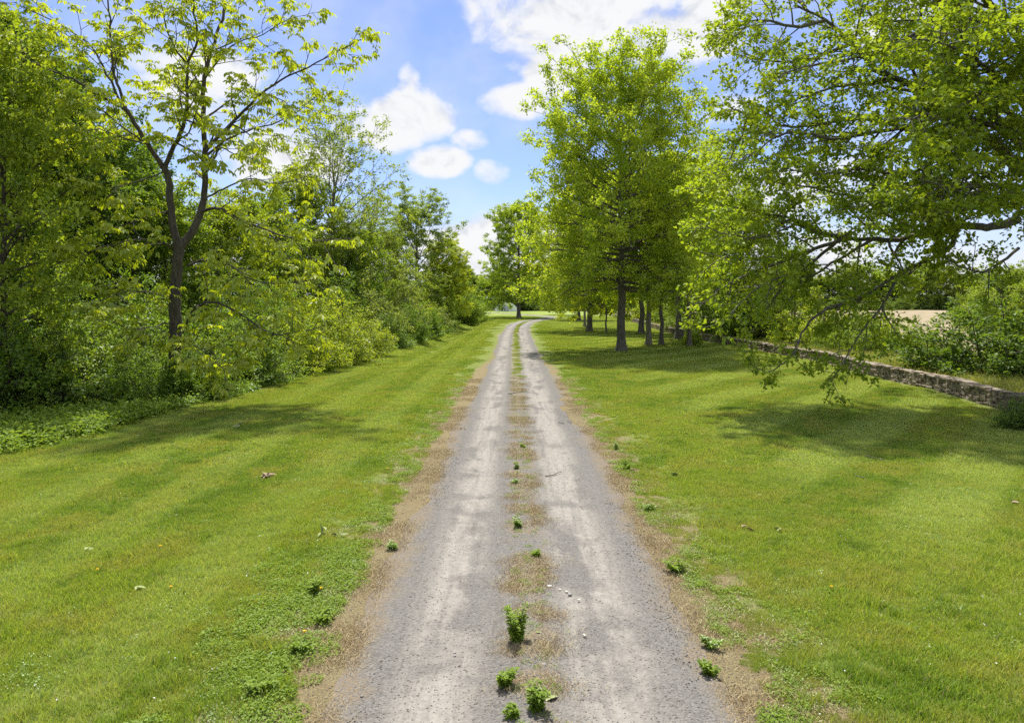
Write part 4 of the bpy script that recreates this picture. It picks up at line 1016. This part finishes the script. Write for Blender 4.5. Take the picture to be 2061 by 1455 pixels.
def blades(name, seed, n, size, h0, h1, w0, w1, lean, mat, clump=0.0):
    g = np.random.default_rng(seed)
    p = (g.random((n, 2)) - .5) * size
    if clump:
        cc = (g.random((max(3, n // 30), 2)) - .5) * size
        p = cc[g.integers(0, len(cc), n)] + g.normal(0, clump, (n, 2))
    h = g.uniform(h0, h1, n) * g.uniform(.7, 1.15, n); w = g.uniform(w0, w1, n); a = g.random(n) * 6.283; b = g.random(n) * 6.283
    le = g.uniform(.1, lean, n) * h
    c = np.stack([p[:, 0], p[:, 1], np.full(n, -.005)], -1); s = np.stack([np.cos(a), np.sin(a), np.zeros(n)], -1) * (w / 2)[:, None]
    l = np.stack([np.cos(b), np.sin(b), np.zeros(n)], -1) * le[:, None]
    up = np.zeros((n, 3)); up[:, 2] = h
    V = np.stack([c - s, c + s, c + l * .35 + up * .6 + s * .75, c + l * .35 + up * .6 - s * .75, c + l + up], 1)
    f = np.arange(n)[:, None] * 5 + np.array([[0, 1, 2, 0, 2, 3, 3, 2, 4]])
    return mesh_np(name, V.reshape(-1, 3), f.reshape(-1, 3), mat, {'lv': np.repeat(g.random(n), 5)})
def ground_rot(x, y, g):
    e = .3
    dzx = (ground_z(x + e, y) - ground_z(x - e, y)) / (2 * e); dzy = (ground_z(x, y + e) - ground_z(x, y - e)) / (2 * e)
    out = np.zeros((len(x), 3)); th = g.random(len(x)) * 6.283
    # tilt by the slope, spun about the vertical
    out[:, 0] = np.arctan(dzy); out[:, 1] = -np.arctan(dzx); out[:, 2] = 0
    spin = (np.abs(dzx) + np.abs(dzy)) < .06
    out[spin, 2] = th[spin]; return out
def hashnoise(x, y, s):
    """cheap smooth noise for placing plants"""
    return .5 + .25 * (np.sin(x * s * 1.7 + 2.1 * np.sin(y * s * 1.1 + .4)) + np.sin(y * s * 1.9 + 1.7 * np.sin(x * s * 1.3 + 1.2)))

def build_grass():
    g = np.random.default_rng(8)
    near = [blades('grass_near', 300 + i, 2300, 1.0, .02, .07, .006, .010, .9, M_BLADE) for i in range(4)] + [blades('grass_tuft', 320 + i, 1800, 1.0, .04, .085, .006, .011, 1.0, M_BLADE, .06) for i in range(3)]
    mid = [blades('grass_mid', 330 + i, 1000, 1.0, .03, .06, .014, .022, .9, M_BLADE) for i in range(4)] + [blades('grass_mid_tuft', 340 + i, 800, 1.0, .04, .085, .014, .022, 1.0, M_BLADE, .07) for i in range(2)]
    farp = [blades('grass_far', 350 + i, 900, 2.0, .03, .07, .03, .05, .9, M_BLADE) for i in range(4)]
    tall = [blades('grass_tall', 360 + i, 70, .22, .07, .14, .006, .011, .9, M_BLADE, .05) for i in range(3)]
    P = []; I = []; S = []
    def cells(y0, y1, step):
        n = int((y1 - y0) / step) + 1; out = []
        for i in range(n):
            y = y0 + i * step; half = .80 * y + 3
            xs = np.arange(-half, half, step); out.append(np.stack([xs, np.full(len(xs), y)], -1))
        q = np.concatenate(out); return q + g.uniform(-.3, .3, q.shape) * step
    for (y0, y1, st, ids, sc) in ((5.0, 17, .55, range(0, 7), 1.0), (17, 42, .58, range(7, 13), 1.0), (42, 85, 1.2, range(13, 17), 1.0), (85, 175, 1.8, range(13, 17), 1.5)):
        q = cells(y0, y1, st); x, y = q[:, 0], q[:, 1]
        u = np.abs(x - road_x(y)); nz = hashnoise(x, y, .9)
        lim = 2.75 + .95 * nz + (.0 if st < 1 else .6)
        lim = np.where(y > 42, 2.9 + .3 * nz + (y > 85) * .5, lim)
        ok = (u > lim) & (x > edge_x(y) - .4) & (x < wall_x(y) - .6)
        q = q[ok]; P.append(np.stack([q[:, 0], q[:, 1], ground_z(q[:, 0], q[:, 1]) + .004], -1))
        tuft = hashnoise(q[:, 0] + 3, q[:, 1], .5)
        ids = list(ids); k = g.integers(0, len(ids), len(q)); I.append(np.array(ids)[k]); S.append(g.uniform(.8, 1.15, len(q)) * sc)
    # ragged edge: small patches of turf creeping over the verge, and longer tufts in the lawn
    n = 650; y = 5.2 + 36 * g.random(n) ** 1.4; sd = np.where(g.random(n) < .5, -1, 1); x = road_x(y) + sd * (2.45 + np.abs(g.normal(0, .5, n)))
    P.append(np.stack([x, y, ground_z(x, y) + .004], -1)); I.append(g.integers(0, 7, n)); S.append(g.uniform(.15, .42, n))
    n = 420; y = 36 + 100 * g.random(n) ** .8; x = road_x(y) + g.normal(.05, .12, n)
    P.append(np.stack([x, y, ground_z(x, y) + .06], -1)); I.append(g.integers(7, 13, n)); S.append(g.uniform(.25, .5, n))
    n = 2600; y = 5.5 + 26 * g.random(n) ** 1.2; x = g.uniform(-.8, .8, n) * y
    ok = (np.abs(x - .2) > 2.7) & (x > edge_x(y) + .2) & (x < wall_x(y) - .7) & (hashnoise(x, y, .7) > .42); x, y = x[ok], y[ok]; n = len(x)
    P.append(np.stack([x, y, ground_z(x, y) + .004], -1)); I.append(g.integers(17, 20, n)); S.append(g.uniform(.6, 1.3, n))
    for (px, py) in ((1250, 710), (1187, 668), (1306, 698), (1331, 697), (1387, 699), (1291, 672), (1365, 685), (1177, 660), (1220, 672)):   # uncut grass round the trunks
        cx_, cy_ = at(px, py); a = g.random(60) * 6.283; r_ = g.uniform(.3, .85, 60); x = cx_ + np.cos(a) * r_; y = cy_ + np.sin(a) * r_
        P.append(np.stack([x, y, ground_z(x, y)], -1)); I.append(g.integers(17, 20, 60)); S.append(g.uniform(1.0, 2.0, 60))
    P = np.concatenate(P); I = np.concatenate(I); S = np.concatenate(S)
    print('grass tiles', len(P))
    scatter('grass', 'short mown grass of the lawns', P, ground_rot(P[:, 0], P[:, 1], g), S, I, near + mid + farp + tall)
build_grass()

M_WEED = leaf_mat('weed_leaf', trans=.45, gloss=.015, rough=.55, tcol=(1.2, 1.15, .5), dark=(.11, .19, .02), lite=(.215, .315, .042))
M_WEEDD = leaf_mat('weed_leaf_deep', trans=.4, gloss=.05, rough=.45, tcol=(1.2, 1.15, .5), dark=(.10, .19, .022), lite=(.22, .33, .055))
M_STRAW = plain_mat('straw', (.34, .27, .13), (.52, .44, .25), lvmix=True)
M_RANK = leaf_mat('rank_grass', trans=.4, gloss=.02, dark=(.14, .19, .035), lite=(.36, .38, .12))
M_MOSS = plain_mat('dry_moss', (.25, .17, .078), (.37, .275, .14), lvmix=True)
def leafclump(name, seed, n, R, H, L, W, mat):
    g = np.random.default_rng(seed)
    a = g.random(n) * 6.283; r = np.sqrt(g.random(n)) * R
    c = np.stack([np.cos(a) * r, np.sin(a) * r, g.random(n) * H * (1 - .5 * r / R)], -1)
    ax = np.stack([np.cos(a), np.sin(a), g.uniform(-.2, .6, n)], -1) + g.normal(0, .4, (n, 3))
    nm = g.normal(0, .35, (n, 3)); nm[:, 2] += 1
    s = g.uniform(.6, 1.2, n)
    return leaf_mesh(name, mat, c, ax, nm, L * s, W * s, g.random(n), fine=False)
def build_cover():
    g = np.random.default_rng(18)
    # dry brown moss tufts on the verge and down the middle of the drive
    pr = [blades('straw', 410 + i, 60, .4, .015, .05, .003, .006, 2.5, M_STRAW) for i in range(2)] + [blades('moss', 400 + i, 170, .42, .003, .013, .004, .009, 3.0, M_MOSS, .06) for i in range(2)]
    P = []
    for _ in range(9000):
        y = 5.5 + 30 * g.random() ** 1.5; s = g.choice([-1, -1, 0, 0, 0, 1, 1])
        if s == 0:
            u = g.normal(.02, .17)
            if g.random() > sstep(hashnoise(u * 2, y, 1.3) + .25 * math.sin(y * 7.3), .35, .75): continue
        elif hashnoise(y * .8, s * 3 + y * .3, 1.9) + g.normal(0, .15) < .42: continue
        else: u = s * (1.8 + abs(g.normal(0, .62)) + (.1 if s > 0 else 0))
        P.append((road_x(y) + u, y))
    q = np.array(P)
    scatter('dry_moss', 'brown dry moss along the edges and the middle of the drive', np.stack([q[:, 0], q[:, 1], ground_z(q[:, 0], q[:, 1]) + np.where(np.abs(q[:, 0] - .2) < .5, .062, np.where(np.abs(q[:, 0] - .2) < 1.7, .04, .012))], -1),
            np.stack([0 * q[:, 0], 0 * q[:, 0], g.random(len(q)) * 6.28], -1), g.uniform(.6, 1.2, len(q)), g.integers(0, 4, len(q)), pr)
    # low broadleaf weeds and clover on the verge
    wp = [leafclump('weed', 420 + i, 60, .14, .075, .045, .024, M_WEED) for i in range(3)] + [leafclump('clover', 430 + i, 60, .17, .04, .026, .022, M_WEEDD) for i in range(3)]
    P = []; I = []; S = []
    for _ in range(4200):
        y = 5.5 + 34 * g.random() ** 1.6; s = -1 if g.random() < .55 else 1
        u = s * (2.2 + abs(g.normal(0, .55)) + (.25 * (s < 0)))
        x = road_x(y) + u
        if hashnoise(x, y * .7, 2.3) + g.normal(0, .16) < .5: continue
        P.append((x, y)); I.append(g.integers(0, 6)); S.append(g.uniform(.35, .95))
    for _ in range(520):       # feathery weeds at the near left verge
        y = g.uniform(6.0, 11.5); x = g.uniform(-3.5, -1.95) - .06 * (y - 6)
        if hashnoise(x, y, 1.7) + g.normal(0, .12) < .40: continue
        P.append((x, y)); I.append(g.integers(0, 3)); S.append(g.uniform(.5, 1.1))
    for _ in range(1500):      # clover in the lawn
        y = 6 + 22 * g.random(); x = g.uniform(-.78, .78) * y
        if abs(x - .2) < 3.2 or x < edge_x(y) or x > wall_x(y) - 1 or hashnoise(x, y, .8) < .55: continue
        P.append((x, y)); I.append(g.integers(3, 6)); S.append(g.uniform(.6, 1.2))
    for _ in range(420):       # seedlings down the middle of the drive
        y = 6 + 40 * g.random() ** 1.4; x = road_x(y) + g.normal(.03, .17)
        P.append((x, y)); I.append(g.integers(0, 6)); S.append(g.uniform(.18, .5))
    q = np.array(P)
    scatter('verge_weeds', 'low broadleaf weeds and clover along the gravel edges', np.stack([q[:, 0], q[:, 1], ground_z(q[:, 0], q[:, 1]) + np.where(np.abs(q[:, 0] - .2) < 1.6, .062, .01)], -1),
            np.stack([0 * q[:, 0], 0 * q[:, 0], g.random(len(q)) * 6.28], -1), S, I, wp)
    # clover flowers: tiny white heads all over the grass
    n = 420; y = 6 + 45 * g.random(n) ** 1.3; x = g.uniform(-.8, .8, n) * y
    ok = (np.abs(x - .2) > 2.7) & (x > edge_x(y) + .5) & (x < wall_x(y) - .7) & (hashnoise(x, y, .45) > .45); x, y = x[ok], y[ok]; n = len(x)
    c = np.repeat(np.stack([x, y, ground_z(x, y) + .055], -1), 3, 0)
    tag(obj('clover_flowers', leaf_mesh('clover_flowers', M_WHITE, c, g.normal(0, 1, (n * 3, 3)), g.normal(0, 1, (n * 3, 3)), .016, .016, np.zeros(n * 3))), 'tiny white clover heads dotted through the lawn', kind='stuff')
    # undergrowth under the thicket and behind the wall
    up = [leafclump('undergrowth', 440 + i, 110, .55, .55, .13, .075, M_WEED) for i in range(3)] + [leafclump('undergrowth_dark', 450 + i, 110, .55, .4, .11, .07, M_WEEDD) for i in range(3)] + [blades('rank_grass', 460 + i, 420, .9, .25, .6, .008, .02, .7, M_RANK) for i in range(2)]
    P = []; I = []; S = []
    for _ in range(420):     # weed bed at far left
        y = g.uniform(17.5, 25.5); x = edge_x(y) - g.random() * 5.5 + .6
        if x > -11.5 - (y - 19) * .1: continue
        P.append((x, y)); I.append(g.integers(0, 3)); S.append(g.uniform(.7, 1.25))
    for _ in range(1500):
        y = 22 + 115 * g.random() ** 1.7; x = edge_x(y) - abs(g.normal(0, .9)) + .25
        P.append((x, y)); I.append(g.choice([0, 3, 3, 4, 5])); S.append(g.uniform(.45, .95) * (1 + y / 120))
    q = np.array(P)
    scatter('undergrowth', 'leafy weeds and undergrowth along the foot of the thicket', np.stack([q[:, 0], q[:, 1], ground_z(q[:, 0], q[:, 1])], -1), np.stack([0 * q[:, 0], 0 * q[:, 0], g.random(len(q)) * 6.28], -1), S, I, up)
    P = []; I = []; S = []
    for _ in range(2300):
        y = 18 + 90 * g.random() ** 1.5; x = wall_x(y) + .5 + abs(g.normal(0, 4.0))
        if x > wall_x(y) + 9.5: continue
        P.append((x, y)); I.append(g.choice([6, 6, 7, 3, 4])); S.append(g.uniform(.5, 1.2) * (1 + y / 200))
    q = np.array(P)
    scatter('tall_weeds', 'tall green weeds growing between the stone wall and the field', np.stack([q[:, 0], q[:, 1], ground_z(q[:, 0], q[:, 1])], -1), np.stack([0 * q[:, 0], 0 * q[:, 0], g.random(len(q)) * 6.28], -1), S, I, up)
    # loose stones of the gravel
    n = 18000; y = 5.5 + 20 * g.random(n) ** 1.8; u = np.where(g.random(n) < .85, g.uniform(-2.0, 2.15, n), np.where(g.random(n) < .5, -1, 1) * g.uniform(1.9, 2.9, n)); x = road_x(y) + u
    kz = .034 - .028 * np.exp(-((np.abs(u) - .95) / .35) ** 2) + .03 * np.exp(-(u / .3) ** 2)
    kz *= sstep(2.0 - np.abs(u), 0, .4) * .9 + .1
    sz = g.uniform(.006, .013, n) * np.where(g.random(n) < .025, 1.6, 1.0)
    o8 = np.array([[1, 0, 0], [0, 1, 0], [-1, 0, 0], [0, -1, 0], [0, 0, .8], [0, 0, -.8]])
    V = np.stack([x, y, ground_z(x, y) + kz], -1)[:, None] + (o8[None] * g.uniform(.6, 1.3, (n, 6, 1)) + g.normal(0, .15, (n, 6, 3))) * sz[:, None, None]
    fb = np.array([[0, 1, 4], [1, 2, 4], [2, 3, 4], [3, 0, 4], [1, 0, 5], [2, 1, 5], [3, 2, 5], [0, 3, 5]])
    f = (np.arange(n)[:, None, None] * 6 + fb[None]).reshape(-1, 3)
    m = plain_mat('gravel_stone', (.13, .118, .1), (.30, .272, .228), lvmix=True)
    tag(obj('gravel', mesh_np('gravel', V.reshape(-1, 3), f, m, {'lv': np.repeat(g.random(n) ** 1.5, 6)})), 'loose grey gravel lying on the drive', kind='stuff')
build_cover()

# ------------------------------------------------------------------ single plants and bits on the drive
def weed(px, py, h, w, label, seed, n_st=4, mat=M_WEED, group='weeds growing in and beside the drive', L=.06):
    x, y = at(px, py); g = random.Random(seed); gg = np.random.default_rng(seed)
    z = gz(x, y) + (.055 if abs(x - .2) < 1.0 else .03 if abs(x - .2) < 1.8 else .0)
    t = thing('weed', label, 'weed', (x, y, z), group)
    C = []; A = []; Nn = []; Ls = []
    for s in range(n_st):
        a = g.random() * 6.28; w_ = Wood()
        hh = h * g.uniform(.55, 1.0) if s else h
        tip = Vector((math.cos(a) * w * g.uniform(.2, .6), math.sin(a) * w * g.uniform(.2, .6), hh))
        pts = [Vector((0, 0, -.01)), tip * .4 + Vector((0, 0, hh * .08)), tip]
        pts = smooth_path(pts, 3); w_.tube(pts, [.006 - .004 * i / (len(pts) - 1) for i in range(len(pts))], 4)
        obj('stem', w_.mesh('stem', M_STEM), t)
        m = int(26 + hh * 150)
        for i in range(m):
            f = g.uniform(.12, 1.0); k = min(len(pts) - 2, int(f * (len(pts) - 1))); p = pts[k].lerp(pts[k + 1], f * (len(pts) - 1) - k)
            b = g.random() * 6.28
            ax = Vector((math.cos(b), math.sin(b), g.uniform(-.1, .7)))
            C.append(tuple(p + ax * .012)); A.append(tuple(ax)); Nn.append((g.gauss(0, .3), g.gauss(0, .3), 1)); Ls.append(L * g.uniform(.6, 1.25) * (1.2 - .5 * f))
    Ls = np.array(Ls)
    obj('leaves', leaf_mesh('weed_leaves', mat, np.array(C), np.array(A), np.array(Nn), Ls, Ls * .5, gg.random(len(C)), fine=True), t, color=(1, 1, 1))
M_STEM = plain_mat('green_stem', (.10, .14, .03), (.16, .2, .05))
for o in bpy.data.objects:
    pass
for a in ((1040, 1300, .40, .30, 'tallest leafy weed standing in the middle of the drive', 1, 11, M_WEED),
          (1016, 1390, .17, .20, 'round weed in the middle of the drive just below the tallest weed', 2, 9, M_WEED),
          (1080, 1440, .24, .26, 'ragged pale weed nearest the camera in the middle of the drive', 3, 9, M_WEED),
          (1030, 1452, .09, .15, 'low weed at the bottom edge of the picture in mid drive', 4, 4, M_WEED),
          (1043, 1066, .17, .22, 'compact weed in mid drive, first beyond the pale-leafed sprig', 5, 4, M_WEEDD),
          (1077, 1126, .10, .18, 'small sprig with pale leaves in mid drive beyond the tallest weed', 6, 4, M_WEED),
          (1040, 948, .15, .18, 'small weed in mid drive level with the dark stick', 7, 3, M_WEED),
          (1036, 978, .07, .15, 'flat little weed in mid drive just nearer than the dark stick', 8, 3, M_WEEDD),
          (1052, 905, .09, .14, 'tiny weed in mid drive beyond the dark stick', 9, 3, M_WEED),
          (1428, 1358, .14, .22, 'round weed on the bare right verge near the bottom', 10, 5, M_WEED),
          (1430, 1305, .12, .22, 'grassy weed on the right verge above the round weed', 11, 4, M_WEEDD),
          (1360, 1150, .16, .42, 'broad spreading weed patch on the right verge', 12, 9, M_WEED),
          (1262, 945, .20, .40, 'bushy weed at the right gravel edge level with the dark stick', 13, 8, M_WEED),
          (1305, 1030, .14, .26, 'weed at the right gravel edge nearer than the bushy weed', 14, 5, M_WEEDD),
          (628, 1195, .18, .28, 'weed with a yellow flower beside the left gravel edge', 15, 6, M_WEED),
          (792, 1105, .12, .20, 'small dark weed at the left gravel edge', 16, 4, M_WEEDD),
          (1240, 905, .22, .07, 'thin upright weed stalk on the right gravel edge', 17, 2, M_WEEDD),
          (600, 1310, .14, .42, 'spreading feathery weed on the left verge near the bottom', 18, 9, M_WEED),
          (520, 1390, .14, .42, 'spreading feathery weed at the bottom of the left verge', 19, 9, M_WEED),
          (650, 1250, .14, .30, 'feathery weed on the left verge below the yellow-flowered one', 20, 7, M_WEED)):
    weed(*a)

def stick(p0, p1, r, label, seed, lift=.02):
    x0, y0 = at(*p0); x1, y1 = at(*p1); g = random.Random(seed)
    c = Vector(((x0 + x1) / 2, (y0 + y1) / 2, gz((x0 + x1) / 2, (y0 + y1) / 2) + lift))
    n = 6; d = Vector((x1 - x0, y1 - y0, 0)); s = Vector((-d.y, d.x, 0)).normalized()
    pts = [d * (i / n - .5) + s * (g.gauss(0, .04) * d.length) + Vector((0, 0, r + abs(g.gauss(0, .006)))) for i in range(n + 1)]
    w = Wood(); w.tube(pts, [r * (1 - .5 * i / n) for i in range(n + 1)], 6)
    t = thing('stick', label, 'stick', c, 'fallen sticks on the drive and lawn')
    obj('shaft', w.mesh('stick', M_STICK), t)
    w = Wood(); q = pts[3]; w.tube([q, q + d * .12 + s * (.12 * d.length) + Vector((0, 0, .01)), q + d * .18 + s * (.22 * d.length)], [r * .5, r * .4, r * .2], 5)
    obj('side_twig', w.mesh('side_twig', M_STICK), t)
stick((1100, 963), (1131, 953), .014, 'dark bent stick lying on the right wheel track', 1, .03)
stick((1027, 796), (1058, 790), .02, 'dark stick lying across the middle of the drive farther away', 2, .045)
stick((1124, 852), (1133, 855), .012, 'short twig on the right wheel track beyond the dark bent stick', 3, .03)
stick((1142, 850), (1150, 853), .012, 'short twig near the right gravel edge beyond the dark bent stick', 4, .03)
stick((1740, 917), (1790, 928), .012, 'long pale twig on the right lawn in front of the shade', 5)
stick((1720, 958), (1742, 964), .014, 'short dark twig on the right lawn below the long pale twig', 6)
stick((1575, 925), (1598, 930), .010, 'thin twig on the right lawn nearest the drive', 7)

def petalhead(px, py, label, seed):
    x, y = at(px, py); z = gz(x, y)
    t = thing('dandelion', label, 'flower', (x, y, z), 'yellow dandelions in the lawn')
    w = Wood(); w.tube([Vector((0, 0, 0)), Vector((.005, 0, .05)), Vector((.006, .004, .085))], [.003, .003, .003], 4); obj('stem', w.mesh('stem', M_STEM), t)
    n = 16; a = np.arange(n) * 2.4; ax = np.stack([np.cos(a), np.sin(a), np.where(np.arange(n) % 2, .25, .9)], -1)
    obj('flower_head', leaf_mesh('flower_head', M_YELLOW, np.tile([[.006, .004, .085]], (n, 1)), ax, np.tile([[0, 0, 1.]], (n, 1)), .026, .013, np.zeros(n)), t)
for i, (px, py, lab) in enumerate(((322, 1108, 'yellow dandelion in the middle of the left lawn'), (195, 1155, 'yellow dandelion farthest left on the left lawn'), (343, 1192, 'yellow dandelion on the left lawn above the clover'),
                                   (645, 1196, 'yellow dandelion by the weed at the left gravel edge'), (612, 1285, 'yellow dandelion among feathery weeds on the left verge'), (1673, 1193, 'yellow dandelion in the near right lawn'),
                                   (1428, 892, 'yellow dandelion on the right lawn near the shade'), (780, 950, 'yellow dandelion at the left gravel edge farther away'))):
    petalhead(px, py, lab, i)

def dead_leaf(px, py, L, label, seed, col=None, name='fallen_leaf', n=1):
    x, y = at(px, py); g = np.random.default_rng(seed)
    m = M_DRY if col is None else col
    t = thing(name, label, 'leaf', (x, y, gz(x, y) + (.05 if abs(x - .2) < 1.9 else .045)), 'fallen leaves on lawn and drive')
    for i in range(n):
        c = np.array([[g.normal(0, L * .3), g.normal(0, L * .3), abs(g.normal(0, L * .06))]]) if i else np.zeros((1, 3))
        obj('leaf_blade', leaf_mesh('leaf_blade', m, c, np.concatenate([g.normal(0, 1, (1, 2)), g.uniform(0, .5, (1, 1))], 1), np.array([[.2, .1, 1.]]) + g.normal(0, .3, (1, 3)), L, L * .5, g.random(1), fine=True, fold=.25), t)
M_PALEL = plain_mat('pale_leaf', (.20, .24, .08), (.32, .36, .15), 20)
for i, a in enumerate(((545, 960, .22, 'curled brown leaf cluster on the left lawn', None, 5), (476, 860, .25, 'pale withered leaf cluster on the left lawn by the thicket', M_PALEL, 4), (1085, 1420, .16, 'big pale leaf lying on the weed nearest the camera', M_PALEL, 2),
                       (1072, 1285, .10, 'pale leaf lying beside the tallest weed', M_PALEL, 2), (1365, 960, .18, 'pale green leaf on the right lawn near the gravel', M_PALEL, 2), (1228, 932, .12, 'green leaf on the right gravel track', M_PALEL, 2),
                       (272, 1192, .14, 'pale leaf in the clover of the left lawn', M_PALEL, 2), (178, 1108, .14, 'grey-white leaf on the far left lawn', M_PALEL, 2), (1503, 1068, .14, 'brown leaf on the near right lawn', None, 3),
                       (2035, 1018, .14, 'rusty leaf at the right edge of the lawn', None, 2), (930, 865, .14, 'rusty bark flake at the left gravel edge', None, 2), (1570, 1070, .13, 'pale leaf on the right lawn beside the brown leaf', M_PALEL, 2), (685, 1082, .14, 'pale leaf on the left verge', M_PALEL, 2), (650, 1078, .16, 'pale split leaf in grass at the left verge', M_PALEL, 3))):
    dead_leaf(a[0], a[1], a[2], a[3], i + 5, a[4], n=a[5])

PEB = rock_mesh('pebble', 91); PEB.materials.clear(); PEB.materials.append(plain_mat('pale_pebble', (.5, .46, .38), (.66, .62, .54), 30))
PEBG = rock_mesh('pebble', 92); PEBG.materials.clear(); PEBG.materials.append(plain_mat('grey_pebble', (.2, .19, .18), (.32, .3, .28), 30))
for (px, py, s, lab, m) in ((1177, 1286, .045, 'white pebble on the right wheel track', PEB), (1140, 1197, .035, 'yellowish pebble in the group left of the right track', PEB), (1106, 1187, .06, 'flat pale pebble beyond the tallest weed', PEB), (1127, 1193, .03, 'small white pebble between the flat and yellowish pebbles', PEB),
                            (1147, 1203, .05, 'grey pebble at the right of the pebble group', PEBG), (1095, 1346, .06, 'flat grey pebble right of the weeds in mid drive', PEBG), (1165, 1214, .035, 'pale pebble farthest right of the pebble group', PEB), (915, 1321, .03, 'dark pebble on the left wheel track', PEBG)):
    x, y = at(px, py); o = obj('pebble', m, loc=(x, y, gz(x, y) + .04 + s * .12)); o.scale = (s, s * .8, s * .55); o.rotation_euler = (0, 0, px * 1.0); tag(o, lab, 'pebble', 'larger pebbles lying on the gravel')
